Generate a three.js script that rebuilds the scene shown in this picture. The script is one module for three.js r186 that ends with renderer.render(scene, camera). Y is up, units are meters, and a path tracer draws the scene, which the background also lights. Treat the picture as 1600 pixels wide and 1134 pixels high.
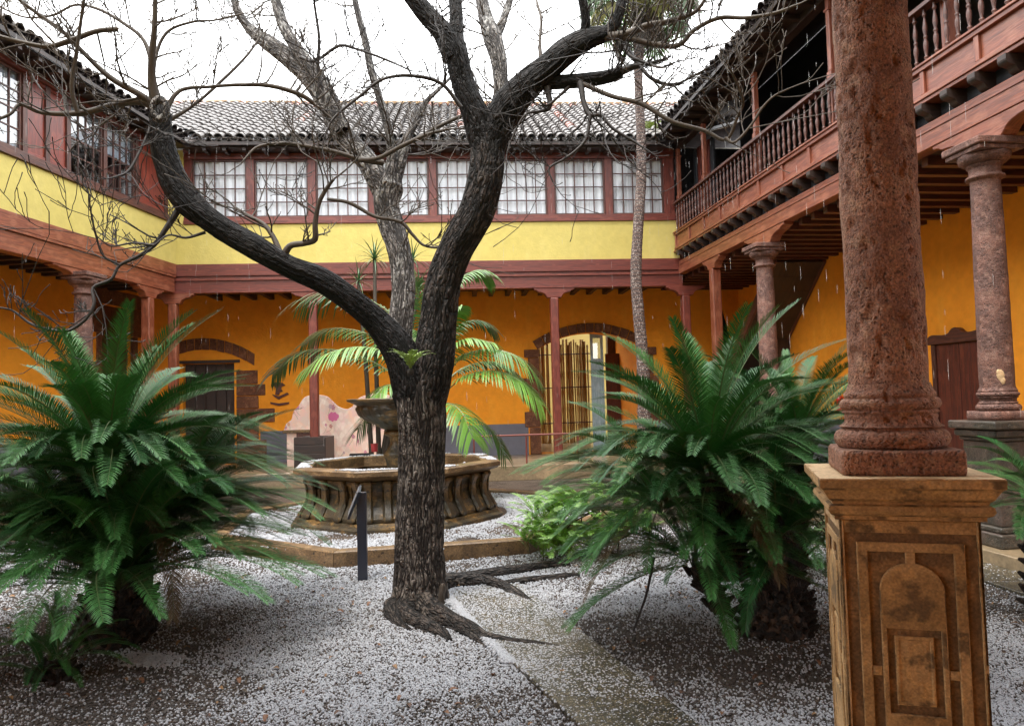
import * as THREE from 'three';
import { mergeGeometries, mergeVertices } from 'three/addons/utils/BufferGeometryUtils.js';
import { RoundedBoxGeometry } from 'three/addons/geometries/RoundedBoxGeometry.js';

// ---------------------------------------------------------------- camera, sky, sun, exposure
const scene = new THREE.Scene();
const F = 1150, PITCH = 0.048, ROLL = -0.027, EYE = 1.75;
const camera = new THREE.PerspectiveCamera(2 * Math.atan(567 / F) * 180 / Math.PI, 1024 / 725, 0.05, 600);
camera.position.set(0, EYE, 0);
camera.rotation.set(PITCH, 0, ROLL, 'XYZ');
scene.add(camera);

const renderer = new THREE.WebGLRenderer({ antialias: true });
renderer.setSize(1024, 725);
renderer.toneMapping = THREE.LinearToneMapping;
renderer.toneMappingExposure = 4.2;
renderer.shadowMap.enabled = true;

{ // an even overcast sky, a little brighter overhead
  const w = 64, h = 32, data = new Float32Array(w * h * 4);
  for (let j = 0; j < h; j++) for (let i = 0; i < w; i++) {
    const up = Math.max(0, Math.sin(((j + 0.5) / h - 0.5) * Math.PI)), L = 0.95 + 0.20 * up, o = (j * w + i) * 4;
    data[o] = L * 0.985; data[o + 1] = L; data[o + 2] = L * 1.015; data[o + 3] = 1;
  }
  const sky = new THREE.DataTexture(data, w, h, THREE.RGBAFormat, THREE.FloatType);
  sky.mapping = THREE.EquirectangularReflectionMapping; sky.magFilter = THREE.LinearFilter; sky.minFilter = THREE.LinearFilter; sky.needsUpdate = true;
  scene.background = sky; scene.environment = sky;
}
const sun = new THREE.DirectionalLight(0xfff6ea, 1.1);
sun.position.set(-5, 16, -3); sun.target.position.set(-1, 0, -8);
sun.castShadow = true; sun.shadow.radius = 40;
Object.assign(sun.shadow.camera, { left: -20, right: 20, top: 20, bottom: -20, near: 1, far: 60 });
scene.add(sun, sun.target);

// ---------------------------------------------------------------- helpers
const V = (x, y, z) => new THREE.Vector3(x, y, z);
let seed = 7;
const rnd = () => { seed = (seed + 0x6d2b79f5) | 0; let t = Math.imul(seed ^ (seed >>> 15), 1 | seed); t = (t + Math.imul(t ^ (t >>> 7), 61 | t)) ^ t; return ((t ^ (t >>> 14)) >>> 0) / 4294967296; };
const rr = (a, b) => a + (b - a) * rnd();
const lerp = (a, b, t) => a + (b - a) * t, clamp = (x, a = 0, b = 1) => Math.min(b, Math.max(a, x)), sstep = (a, b, x) => { const t = clamp((x - a) / (b - a)); return t * t * (3 - 2 * t); };
const HT = new Float32Array(65536), HP = new Uint16Array(65536); for (let i = 0; i < 65536; i++) { let n = Math.imul(i + 1, 2654435761) ^ 0x5bd1e995; n = Math.imul(n ^ (n >>> 15), 2246822519); n = Math.imul(n ^ (n >>> 13), 3266489917); n ^= n >>> 16; HT[i] = (n >>> 0) / 4294967296; HP[i] = (n >>> 3) & 65535; }
const h3 = (x, y, z) => HT[(HP[(HP[x & 65535] + y) & 65535] + z * 7919) & 65535];
function noise3(x, y, z) {
  const i = Math.floor(x), j = Math.floor(y), k = Math.floor(z), s = (t) => t * t * (3 - 2 * t), u = s(x - i), v = s(y - j), w = s(z - k);
  const L = (a, b, t) => a + (b - a) * t;
  return L(L(L(h3(i, j, k), h3(i + 1, j, k), u), L(h3(i, j + 1, k), h3(i + 1, j + 1, k), u), v), L(L(h3(i, j, k + 1), h3(i + 1, j, k + 1), u), L(h3(i, j + 1, k + 1), h3(i + 1, j + 1, k + 1), u), v), w);
}
const fbm3 = (x, y, z, o = 4) => { let s = 0, a = 0.5, t = 0; for (let i = 0; i < o; i++) { s += a * noise3(x, y, z); t += a; a *= 0.5; x = x * 2.03 + 11.3; y = y * 2.03 + 5.7; z = z * 2.03 + 3.1; } return s / t; };
// periodic noise for textures that tile
function pn(x, y, px, py, q = 0) {
  let i = Math.floor(x), j = Math.floor(y); let u = x - i, v = y - j; u = u * u * (3 - 2 * u); v = v * v * (3 - 2 * v);
  i = ((i % px) + px) % px; j = ((j % py) + py) % py; const b = i + 1 === px ? 0 : i + 1, d = j + 1 === py ? 0 : j + 1, z = q * 7919;
  const A = HP[i], B = HP[b], v00 = HT[(HP[(A + j) & 65535] + z) & 65535], v10 = HT[(HP[(B + j) & 65535] + z) & 65535], v01 = HT[(HP[(A + d) & 65535] + z) & 65535], v11 = HT[(HP[(B + d) & 65535] + z) & 65535];
  const s = v00 + (v10 - v00) * u; return s + (v01 + (v11 - v01) * u - s) * v;
}
const pf = (u, v, fx, fy, o = 4, q = 0) => { let s = 0, a = 0.5, t = 0; for (let i = 0; i < o; i++) { s += a * pn(u * fx, v * fy, fx, fy, q + i); t += a; a *= 0.55; fx *= 2; fy *= 2; } return s / t; };
function pcell(u, v, n, q = 0) { // distance to the nearest of scattered points, and that point's number
  const x = u * n, y = v * n, i = Math.floor(x), j = Math.floor(y), m = (a) => ((a % n) + n) % n; let best = 9, second = 9, id = 0;
  for (let a = -1; a < 2; a++) for (let b = -1; b < 2; b++) {
    const p = m(i + a), r = m(j + b), dx = i + a + h3(p, r, q) - x, dy = j + b + h3(p, r, q + 1) - y, d = Math.hypot(dx, dy);
    if (d < best) { second = best; best = d; id = h3(p, r, q + 2); } else if (d < second) second = d;
  }
  return [best, id, second - best];
}
function tex(size, f, srgb = true, sy = size) {
  const d = new Uint8Array(size * sy * 4);
  for (let j = 0; j < sy; j++) for (let i = 0; i < size; i++) {
    const c = f((i + 0.5) / size, (j + 0.5) / sy), o = (j * size + i) * 4;
    if (typeof c === 'number') d[o] = d[o + 1] = d[o + 2] = clamp(c) * 255; else { d[o] = clamp(c[0]) * 255; d[o + 1] = clamp(c[1]) * 255; d[o + 2] = clamp(c[2]) * 255; }
    d[o + 3] = 255;
  }
  const t = new THREE.DataTexture(d, size, sy); t.magFilter = THREE.LinearFilter; t.minFilter = THREE.LinearFilter; t.wrapS = t.wrapT = THREE.RepeatWrapping;
  if (srgb) t.colorSpace = THREE.SRGBColorSpace;
  t.needsUpdate = true; return t;
}
const rep = (t, x, y = x) => { const c = t.clone(); c.repeat.set(x, y); c.needsUpdate = true; return c; };
const mix3 = (a, b, t) => [lerp(a[0], b[0], t), lerp(a[1], b[1], t), lerp(a[2], b[2], t)];
const rgb = (r, g, b) => [r / 255, g / 255, b / 255];
const scl = (c, k) => [c[0] * k, c[1] * k, c[2] * k];

// names and labels
const used = {};
const numbered = (n) => { const k = used[n] = (used[n] ?? -1) + 1; return k ? n + '_' + String(k).padStart(3, '0') : n; };
function thing(name, label, category, pos = [0, 0, 0], turn = 0, group) {
  const o = new THREE.Group(); o.name = numbered(name); o.position.set(...pos); o.rotation.y = turn; scene.add(o);
  o.userData = { label, category }; if (group) o.userData.group = group; return o;
}
function part(parent, name, g, m, kind) { const o = new THREE.Mesh(g, m); o.name = name; o.castShadow = o.receiveShadow = true; if (kind) o.userData.kind = kind; parent.add(o); return o; }
function tagMesh(name, g, m, label, category, group, kind) { const o = part(scene, numbered(name), g, m, kind); o.userData.label = label; if (category) o.userData.category = category; if (group) o.userData.group = group; return o; }
function struct(name, g, m, label) { const o = part(scene, numbered(name), g, m, 'structure'); if (label) o.userData.label = label; return o; }
const M4 = new THREE.Matrix4(), Q = new THREE.Quaternion();
// uv in metres by the way each face points; along = axis that the grain follows
function uvBox(g, along, off = 0) {
  if (g.index) g = g.toNonIndexed();
  const p = g.attributes.position, n = p.count, uv = new Float32Array(n * 2), a = V(), b = V(), c = V();
  for (let i = 0; i < n; i += 3) {
    a.fromBufferAttribute(p, i); b.fromBufferAttribute(p, i + 1).sub(a); c.fromBufferAttribute(p, i + 2).sub(a); b.cross(c);
    const ax = Math.abs(b.x), ay = Math.abs(b.y), az = Math.abs(b.z), drop = ax > ay && ax > az ? 0 : ay > az ? 1 : 2;
    let [u, v] = drop === 0 ? [2, 1] : drop === 1 ? [0, 2] : [0, 1];
    if (along !== undefined && v === along) [u, v] = [v, u];
    for (let k = 0; k < 3; k++) { uv[(i + k) * 2] = p.getComponent(i + k, u) + off; uv[(i + k) * 2 + 1] = p.getComponent(i + k, v) + off * 0.37; }
  }
  g.setAttribute('uv', new THREE.BufferAttribute(uv, 2)); return g;
}
// a box from corner to corner, edges eased, uv in metres along its longest side
function bx(x0, x1, y0, y1, z0, z1, r = 0.006) {
  const w = x1 - x0, h = y1 - y0, d = z1 - z0;
  let g = r ? new RoundedBoxGeometry(w, h, d, 1, Math.min(r, w / 3, h / 3, d / 3)) : new THREE.BoxGeometry(w, h, d);
  g.translate((x0 + x1) / 2, (y0 + y1) / 2, (z0 + z1) / 2);
  return uvBox(g, w >= h && w >= d ? 0 : h >= d ? 1 : 2, (Math.abs(x0 * 3.7 + y0 * 5.3 + z0 * 7.1)) % 5);
}
const merge = (l) => mergeGeometries(l.map((g) => { g = g.index ? g.toNonIndexed() : g; if (!g.attributes.uv) g = uvBox(g); for (const k of Object.keys(g.attributes)) if (!['position', 'normal', 'uv', 'color'].includes(k)) g.deleteAttribute(k); return g; }));
function extr(shape, depth, bevel = 0, along) {
  const g = new THREE.ExtrudeGeometry(shape, { depth: depth - 2 * bevel, bevelEnabled: bevel > 0, bevelSize: bevel, bevelThickness: bevel, bevelSegments: 1, bevelOffset: -bevel, curveSegments: 16 });
  if (bevel) g.translate(0, 0, bevel);
  return uvBox(g, along);
}
const poly = (pts) => { const s = new THREE.Shape(); pts.forEach(([x, y], i) => (i ? s.lineTo(x, y) : s.moveTo(x, y))); s.closePath(); return s; };
function lathe(profile, seg = 48, rough = 0, scale = 8, seedv = 0) { // profile [r, y]; rough = metres of uneven wear
  const g0 = new THREE.LatheGeometry(profile.map(([r, y]) => new THREE.Vector2(r, y)), seg), p = g0.attributes.position, uv = g0.attributes.uv;
  const n = g0.attributes.normal;
  for (let i = 0; i < p.count; i++) {
    const x = p.getX(i), y = p.getY(i), z = p.getZ(i);
    uv.setXY(i, uv.getX(i) * 2 * Math.PI * 0.16, y);
    if (rough) {
      let d = (fbm3(x * scale + seedv, y * scale + seedv * 3, z * scale, 3) - 0.5) * 2;
      const pit = fbm3(x * scale * 3.4 + 31, y * scale * 3.4 + seedv, z * scale * 3.4, 2); d -= sstep(0.60, 0.80, pit) * 1.6;
      const k = rough * d; p.setXYZ(i, x + n.getX(i) * k, y + n.getY(i) * k, z + n.getZ(i) * k);
    }
  }
  if (rough) { const u = g0.attributes.uv.clone(); g0.computeVertexNormals(); const nn = g0.attributes.normal, rows = profile.length; for (let r = 0; r < rows; r++) { const a = r, b = seg * rows + r; const s = V().fromBufferAttribute(nn, a).add(V().fromBufferAttribute(nn, b)).normalize(); nn.setXYZ(a, s.x, s.y, s.z); nn.setXYZ(b, s.x, s.y, s.z); } }
  return g0;
}
// a smooth profile through points, every step metres
function dense(profile, step) { const out = []; for (let i = 0; i < profile.length - 1; i++) { const [a, b] = [profile[i], profile[i + 1]], n = Math.max(1, Math.ceil(Math.hypot(b[0] - a[0], b[1] - a[1]) / step)); for (let k = 0; k < n; k++) out.push([lerp(a[0], b[0], k / n), lerp(a[1], b[1], k / n)]); } out.push(profile.at(-1)); return out; }
const arc = (cx, cy, r, a0, a1, n = 8) => [...Array(n + 1)].map((_, i) => { const a = lerp(a0, a1, i / n); return [cx + r * Math.cos(a), cy + r * Math.sin(a)]; });

// directions through the photograph's pixels, used to read off real places on known planes
camera.updateMatrixWorld();
const ray = (px, py) => V((px - 800) / F, -(py - 567) / F, -1).applyEuler(camera.rotation);
const at = (px, py, d) => { const r = ray(px, py); return r.multiplyScalar(d / -r.z).add(camera.position); };
const onGround = (px, py, h = 0) => { const r = ray(px, py); return r.multiplyScalar((h - EYE) / r.y).add(camera.position); };
function frame(origin, turn) { // axes of a wing of the courtyard: x along it, z towards the courtyard
  const m = new THREE.Matrix4().makeRotationY(turn).setPosition(origin), inv = m.clone().invert();
  return { origin, turn, local: (v) => v.clone().applyMatrix4(inv), world: (x, y, z) => V(x, y, z).applyMatrix4(m),
    pt(px, py, z) { const o = camera.position.clone().applyMatrix4(inv), r = ray(px, py).transformDirection(inv); return o.add(r.multiplyScalar((z - o.z) / r.z)); } };
}

// ---------------------------------------------------------------- materials
const std = (o) => new THREE.MeshStandardMaterial(o), phy = (o) => new THREE.MeshPhysicalMaterial(o);
const plaster = (base, patch, pale) => tex(512, (u, v) => {
  const a = pf(u, v, 3, 3, 5, 1), b = pf(u, v, 24, 24, 3, 9), s = pf(u, v, 12, 2, 4, 20);
  let c = mix3(base, patch, sstep(0.4, 0.8, a) * 0.6); c = mix3(c, pale, sstep(0.58, 0.8, s) * 0.35);
  return scl(c, 0.96 + 0.08 * b);
});
const bumpFine = tex(512, (u, v) => 0.5 * pf(u, v, 40, 40, 3, 3) + 0.5 * pf(u, v, 8, 8, 4, 6), false);
const woodTex = (a, b, c) => tex(512, (u, v) => {
  const warp = pf(u, v, 2, 6, 3, 4) * 0.12, g = pf(u, v + warp, 3, 48, 4, 2), k = pf(u, v, 5, 9, 4, 12), f = pf(u, v, 10, 128, 2, 22);
  let col = mix3(a, b, sstep(0.3, 0.72, g)); col = mix3(col, c, sstep(0.56, 0.75, k) * 0.55); return scl(col, 0.86 + 0.28 * f);
});
const woodBump = tex(512, (u, v) => 0.6 * pf(u, v + pf(u, v, 2, 6, 3, 4) * 0.12, 3, 48, 4, 2) + 0.4 * pf(u, v, 10, 128, 2, 22), false);
const wood = (a, b, c, rough = 0.5, more = {}) => phy({ map: woodTex(a, b, c), bumpMap: woodBump, bumpScale: 0.003, roughness: rough, clearcoat: 0.25, clearcoatRoughness: 0.35, ...more });
const MAT = {
  orange: std({ map: rep(plaster(rgb(243, 156, 34), rgb(236, 145, 26), rgb(246, 170, 58)), 0.4), bumpMap: rep(bumpFine, 0.8), bumpScale: 0.006, roughness: 0.85 }),
  yellow: std({ map: rep(plaster(rgb(198, 182, 104), rgb(192, 175, 95), rgb(204, 189, 117)), 0.4), bumpMap: rep(bumpFine, 0.8), bumpScale: 0.006, roughness: 0.85 }),
  paleYellow: std({ map: rep(plaster(rgb(202, 182, 112), rgb(194, 172, 98), rgb(208, 192, 130)), 0.4), roughness: 0.9 }),
  dado: std({ map: rep(plaster(rgb(112, 112, 122), rgb(98, 98, 108), rgb(128, 126, 132)), 0.5), bumpMap: rep(bumpFine, 0.8), bumpScale: 0.004, roughness: 0.75 }),
  white: std({ map: rep(plaster(rgb(205, 198, 186), rgb(190, 182, 170), rgb(215, 210, 200)), 0.5), roughness: 0.9 }),
  red: wood(rgb(112, 48, 35), rgb(90, 36, 27), rgb(128, 66, 50)),
  redBright: wood(rgb(126, 46, 28), rgb(100, 35, 21), rgb(140, 64, 42), 0.35),
  redPale: wood(rgb(138, 76, 52), rgb(112, 57, 38), rgb(156, 100, 76), 0.45),
  brown: wood(rgb(84, 44, 32), rgb(62, 32, 24), rgb(104, 60, 44)),
  dark: wood(rgb(48, 32, 26), rgb(34, 24, 20), rgb(60, 42, 34), 0.6),
  darkBlue: wood(rgb(40, 44, 50), rgb(28, 32, 38), rgb(54, 58, 62), 0.55),
  door: wood(rgb(92, 38, 24), rgb(66, 26, 18), rgb(108, 52, 34), 0.5),
  blueDoor: wood(rgb(160, 184, 194), rgb(146, 172, 184), rgb(178, 198, 206), 0.5),
  glass: phy({ color: 0xffffff, transmission: 1, thickness: 0, roughness: 0.02, ior: 1.5, specularIntensity: 1 }),
  glassDim: phy({ color: new THREE.Color(0.75, 0.8, 0.85), transmission: 1, thickness: 0, roughness: 0.02, ior: 2.5, specularIntensity: 1 }),
  curtain: std({ map: tex(256, (u, v) => { const f = 0.5 + 0.5 * Math.sin(u * Math.PI * 2 * 9 + 2 * pf(u, v, 3, 2, 2, 3)); return scl(rgb(226, 230, 236), 0.90 + 0.1 * f); }), roughness: 0.95, side: THREE.DoubleSide }),
  iron: std({ color: new THREE.Color(0.03, 0.03, 0.035), roughness: 0.5, metalness: 0.6 }),
  steel: phy({ color: new THREE.Color(0.030, 0.038, 0.060), roughness: 0.35, metalness: 0.2, clearcoat: 0.5, clearcoatRoughness: 0.2 }),
  redPaint: phy({ color: new THREE.Color(0.16, 0.035, 0.025), roughness: 0.4, clearcoat: 0.4 }),
};
// pitted volcanic stone, and its relief
const PN = 512, pitMap = new Float32Array(PN * PN);
for (let j = 0; j < PN; j++) for (let i = 0; i < PN; i++) { const u = (i + 0.5) / PN, v = (j + 0.5) / PN, w = 0.012 * (pf(u, v, 40, 40, 2, 61) - 0.5), a = pcell(u + w, v - w, 34, 5), b = pcell(u - w, v + w, 70, 15), t = pf(u, v, 5, 5, 4, 33); pitMap[j * PN + i] = clamp(0.62 + 0.9 * (pf(u, v, 14, 14, 5, 2) - 0.5) - 0.5 * (a[1] > 0.72 ? 1 - sstep(0.08, 0.5 * a[1], a[0]) : 0) * sstep(0.4, 0.6, t) - 0.28 * (b[1] > 0.6 ? 1 - sstep(0.1, 0.5, b[0]) : 0) + 0.25 * (pf(u, v, 120, 120, 2, 77) - 0.5)); }
const pits = (u, v) => pitMap[Math.floor(v * PN) % PN * PN + Math.floor(u * PN) % PN];
const pitBump = tex(512, pits, false);
const stoneTex = (a, b, c, d) => tex(512, (u, v) => {
  const n = pf(u, v, 4, 4, 5, 1), k = pf(u, v, 14, 14, 4, 8), w = pits(u, v); let col = mix3(a, b, sstep(0.35, 0.68, n)); col = mix3(col, c, sstep(0.52, 0.72, k) * 0.6);
  return scl(mix3(d, col, sstep(0.12, 0.5, w)), 0.72 + 0.56 * pf(u, v, 100, 100, 2, 4));
});
MAT.columnStone = std({ map: rep(stoneTex(rgb(150, 108, 86), rgb(132, 92, 73), rgb(164, 130, 104), rgb(96, 66, 52)), 1.6), bumpMap: rep(pitBump, 1.6), bumpScale: 0.014, roughness: 0.8 });
MAT.greyStone = std({ map: rep(stoneTex(rgb(122, 86, 74), rgb(96, 68, 60), rgb(144, 114, 102), rgb(58, 42, 38)), 1.6), bumpMap: rep(pitBump, 1.6), bumpScale: 0.012, roughness: 0.7 });
MAT.darkStone = phy({ map: rep(stoneTex(rgb(78, 64, 56), rgb(56, 52, 44), rgb(104, 92, 80), rgb(30, 28, 26)), 1.2), bumpMap: rep(pitBump, 1.2), bumpScale: 0.01, roughness: 0.5, clearcoat: 0.3, clearcoatRoughness: 0.3 });
MAT.archStone = std({ map: rep(stoneTex(rgb(120, 76, 50), rgb(100, 62, 42), rgb(142, 100, 70), rgb(70, 44, 32)), 1.0), bumpMap: rep(pitBump, 1.0), bumpScale: 0.008, roughness: 0.85 });
MAT.fountainStone = phy({ map: rep(stoneTex(rgb(106, 82, 46), rgb(56, 48, 32), rgb(148, 112, 60), rgb(30, 27, 20)), 0.8), bumpMap: rep(pitBump, 0.8), bumpScale: 0.008, roughness: 0.45, clearcoat: 0.35, clearcoatRoughness: 0.3 });
MAT.kerbStone = phy({ map: rep(stoneTex(rgb(116, 92, 62), rgb(92, 72, 48), rgb(140, 114, 82), rgb(60, 48, 36)), 0.8), bumpMap: rep(pitBump, 0.8), bumpScale: 0.005, roughness: 0.45, clearcoat: 0.3, clearcoatRoughness: 0.3 });
MAT.slab = phy({ map: rep(tex(512, (u, v) => { const n = pf(u, v, 5, 5, 5, 1), k = pcell(u, v, 110, 3); return scl(mix3(mix3(rgb(66, 60, 48), rgb(48, 46, 38), sstep(0.35, 0.65, n)), rgb(140, 128, 100), k[1] > 0.7 ? 1 - sstep(0.2, 0.5, k[0]) : 0), 0.8 + 0.4 * pf(u, v, 60, 60, 3, 5)); }), 0.7), bumpMap: rep(bumpFine, 1.4), bumpScale: 0.006, roughness: 0.4, clearcoat: 0.4, clearcoatRoughness: 0.25 });
MAT.floor = phy({ map: rep(tex(512, (u, v) => scl(mix3(rgb(160, 138, 108), rgb(132, 116, 92), sstep(0.35, 0.65, pf(u, v, 4, 4, 5, 1))), 0.85 + 0.3 * pf(u, v, 50, 50, 3, 5))), 0.6), roughness: 0.3, clearcoat: 0.4, clearcoatRoughness: 0.15 });
// painted plaster of the near pedestal: ochre and brown
MAT.ochre = std({ map: rep(tex(512, (u, v) => { const n = pf(u, v, 4, 4, 5, 1), k = pf(u, v, 9, 9, 5, 8), g = pf(u, v, 120, 120, 2, 4); let c = mix3(rgb(176, 142, 98), rgb(150, 118, 76), sstep(0.38, 0.66, n)); c = mix3(c, rgb(88, 70, 48), sstep(0.53, 0.66, k) * 0.75); c = mix3(c, rgb(204, 160, 100), sstep(0.62, 0.74, pf(u, v, 20, 20, 4, 40)) * 0.4); return scl(c, 0.82 + 0.36 * g); }), 1.3), bumpMap: rep(bumpFine, 2.5), bumpScale: 0.006, roughness: 0.8 });
MAT.umber = std({ map: rep(tex(512, (u, v) => { const k = pf(u, v, 9, 9, 5, 8), g = pf(u, v, 90, 90, 2, 4); return scl(mix3(rgb(108, 84, 58), rgb(140, 108, 72), sstep(0.45, 0.7, k)), 0.8 + 0.4 * g); }), 1.6), bumpMap: rep(bumpFine, 2.5), bumpScale: 0.006, roughness: 0.8 });
MAT.cream = std({ map: rep(tex(512, (u, v) => { const k = pf(u, v, 8, 8, 5, 8), g = pf(u, v, 90, 90, 2, 4); return scl(mix3(rgb(202, 172, 132), rgb(160, 122, 80), sstep(0.5, 0.75, k)), 0.84 + 0.3 * g); }), 1.6), bumpMap: rep(bumpFine, 2.5), bumpScale: 0.005, roughness: 0.8 });
// bark in long plates, wet
const barkM = new Float32Array(1024 * 1024);
for (let j = 0; j < 1024; j++) for (let i = 0; i < 1024; i++) { const u = (i + 0.5) / 1024, v = (j + 0.5) / 1024, w = pf(u, v, 6, 5, 3, 7) * 0.12, a = Math.abs(pf(u + w, v, 15, 7, 3, 2) - 0.5) * 2, b = Math.abs(pf(u + w * 0.5, v, 26, 18, 2, 12) - 0.5) * 2; barkM[j * 1024 + i] = clamp(1.7 * Math.min(a * 1.3, b * 1.7 + 0.12)); }
const barkH = (u, v) => barkM[Math.floor(v * 1024) % 1024 * 1024 + Math.floor(u * 1024) % 1024];
const barkBump = tex(1024, barkH, false);
const barkTex = (deep, top, lichen, amt) => tex(768, (u, v) => { const h = barkH(u, v), l = pf(u, v, 5, 4, 5, 51); let c = mix3(deep, top, sstep(0.1, 0.75, h)); c = mix3(c, lichen, sstep(0.5, 0.68, l) * amt * sstep(0.15, 0.6, h)); return scl(c, 0.7 + 0.6 * pf(u, v, 110, 60, 2, 4)); });
const bark = (...a) => phy({ map: barkTex(...a), bumpMap: barkBump, bumpScale: 0.02, roughness: 0.62, specularIntensity: 0.5 });
MAT.bark = bark(rgb(40, 36, 35), rgb(112, 105, 100), rgb(140, 135, 130), 0.5);
MAT.barkDark = bark(rgb(9, 9, 10), rgb(36, 33, 34), rgb(58, 55, 55), 0.35);
MAT.barkMid = bark(rgb(14, 13, 13), rgb(66, 60, 58), rgb(96, 90, 86), 0.4);
MAT.barkPale = bark(rgb(52, 49, 48), rgb(138, 134, 132), rgb(170, 170, 168), 0.8);
MAT.twig = std({ map: rep(tex(256, (u, v) => scl(mix3(rgb(84, 75, 64), rgb(60, 52, 47), pf(u, v, 8, 4, 4, 1)), 0.8 + 0.4 * pf(u, v, 60, 30, 2, 3))), 2), roughness: 0.65 });
MAT.twigDark = std({ map: rep(tex(256, (u, v) => scl(mix3(rgb(46, 40, 39), rgb(33, 29, 30), pf(u, v, 8, 4, 4, 1)), 0.8 + 0.4 * pf(u, v, 60, 30, 2, 3))), 2), roughness: 0.6 });
MAT.root = bark(rgb(22, 20, 19), rgb(70, 62, 57), rgb(112, 104, 96), 0.4);
// leaves: vertex colours carry the leaf's own green, wet
const leaf = (rough, tr = 0.25, sp = 1) => phy({ vertexColors: true, specularIntensity: sp, roughness: rough, transmission: tr, thickness: 0, side: THREE.DoubleSide, clearcoat: 0.3, clearcoatRoughness: 0.35 });
MAT.sago = leaf(0.5, 0.12, 0.6); MAT.sago.clearcoat = 0.12; MAT.leaf = leaf(0.5, 0.35); MAT.kentia = leaf(0.4, 0.3);
MAT.sagoTrunk = std({ map: rep(barkTex(rgb(24, 18, 15), rgb(70, 52, 40), rgb(96, 80, 60), 0.3), 1.5), bumpMap: rep(barkBump, 1.5), bumpScale: 0.02, roughness: 0.85 });
MAT.gravel = std({ map: rep(tex(768, (u, v) => { const a = pcell(u, v, 90, 2), n = pf(u, v, 5, 5, 4, 3); const c = mix3(mix3(rgb(84, 72, 64), rgb(112, 98, 84), a[1]), rgb(64, 52, 44), sstep(0.45, 0.7, n)); return scl(c, 0.55 + 0.6 * sstep(0.03, 0.3, a[2])); }), 0.75), bumpMap: rep(tex(768, (u, v) => sstep(0, 0.35, pcell(u, v, 90, 2)[2]), false), 0.75), bumpScale: 0.012, roughness: 0.6 });
MAT.hail = phy({ color: new THREE.Color(0.42, 0.435, 0.47), roughness: 0.35, transmission: 0.12, thickness: 0.01, ior: 1.31 });
MAT.tile = phy({ map: rep(tex(256, (u, v) => { const n = pf(u, v, 4, 4, 4, 1), g = pf(u, v, 40, 40, 2, 5); return scl(mix3(mix3(rgb(100, 94, 91), rgb(76, 73, 72), n), rgb(128, 122, 118), sstep(0.6, 0.75, pf(u, v, 9, 9, 3, 17))), 0.8 + 0.4 * g); }), 2), roughness: 0.6, clearcoat: 0.2, clearcoatRoughness: 0.3 });
MAT.tileRed = phy({ map: rep(tex(256, (u, v) => scl(mix3(rgb(142, 84, 66), rgb(120, 78, 66), pf(u, v, 5, 5, 4, 1)), 0.8 + 0.4 * pf(u, v, 40, 40, 2, 5))), 2), roughness: 0.45, clearcoat: 0.4, clearcoatRoughness: 0.2 });
MAT.tileDark = phy({ map: rep(tex(256, (u, v) => scl(mix3(rgb(58, 50, 50), rgb(40, 36, 38), pf(u, v, 4, 4, 4, 1)), 0.8 + 0.4 * pf(u, v, 40, 40, 2, 5))), 2), roughness: 0.45, clearcoat: 0.3 });

// ---------------------------------------------------------------- ground and floors
const groundG = new THREE.PlaneGeometry(400, 400, 1, 1); groundG.rotateX(-Math.PI / 2); { const p = groundG.attributes.position, uv = groundG.attributes.uv; for (let i = 0; i < p.count; i++) uv.setXY(i, p.getX(i), p.getZ(i)); }
struct('ground', groundG, MAT.gravel, 'wet dark gravel bed of the courtyard garden');

// corners of the courtyard
const CR = at(1062, 470, 16.8).setY(0), CL = at(275, 470, 15.95).setY(0);
const W = Math.hypot(CR.x - CL.x, CR.z - CL.z), thB = -Math.atan2(CR.z - CL.z, CR.x - CL.x);
const BACK = frame(CL, thB), RIGHT = frame(CR, -Math.atan2(0.9932, 0.1162)), LEFT = frame(CL, Math.atan2(0.9946, 0.1034));
const RL = 14.4, LL = 13.2; // lengths of the right and left wings
const FLB = 0.32, FLS = 0.15; // floor heights of the back and side galleries

// lengths of timber, stone and plaster in a wing's own axes
function beamMoulded(x0, x1, y0, y1, z) { const h = y1 - y0; return merge([bx(x0, x1, y0, y0 + h * 0.42, z - 0.20, z), bx(x0, x1, y0 + h * 0.42, y0 + h * 0.50, z - 0.20, z + 0.035), bx(x0, x1, y0 + h * 0.50, y0 + h * 0.58, z - 0.20, z + 0.012), bx(x0, x1, y0 + h * 0.58, y1, z - 0.20, z + 0.05)]); }
function wallWithHoles(x0, x1, y0, y1, z0, thick, holes) { // holes: arrays of [x, y]
  const s = poly([[x0, y0], [x1, y0], [x1, y1], [x0, y1]]); for (const h of holes) { const p = new THREE.Path(); h.forEach(([x, y], i) => (i ? p.lineTo(x, y) : p.moveTo(x, y))); p.closePath(); s.holes.push(p); }
  const g = extr(s, thick); g.translate(0, 0, z0 - thick); return g;
}
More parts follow.
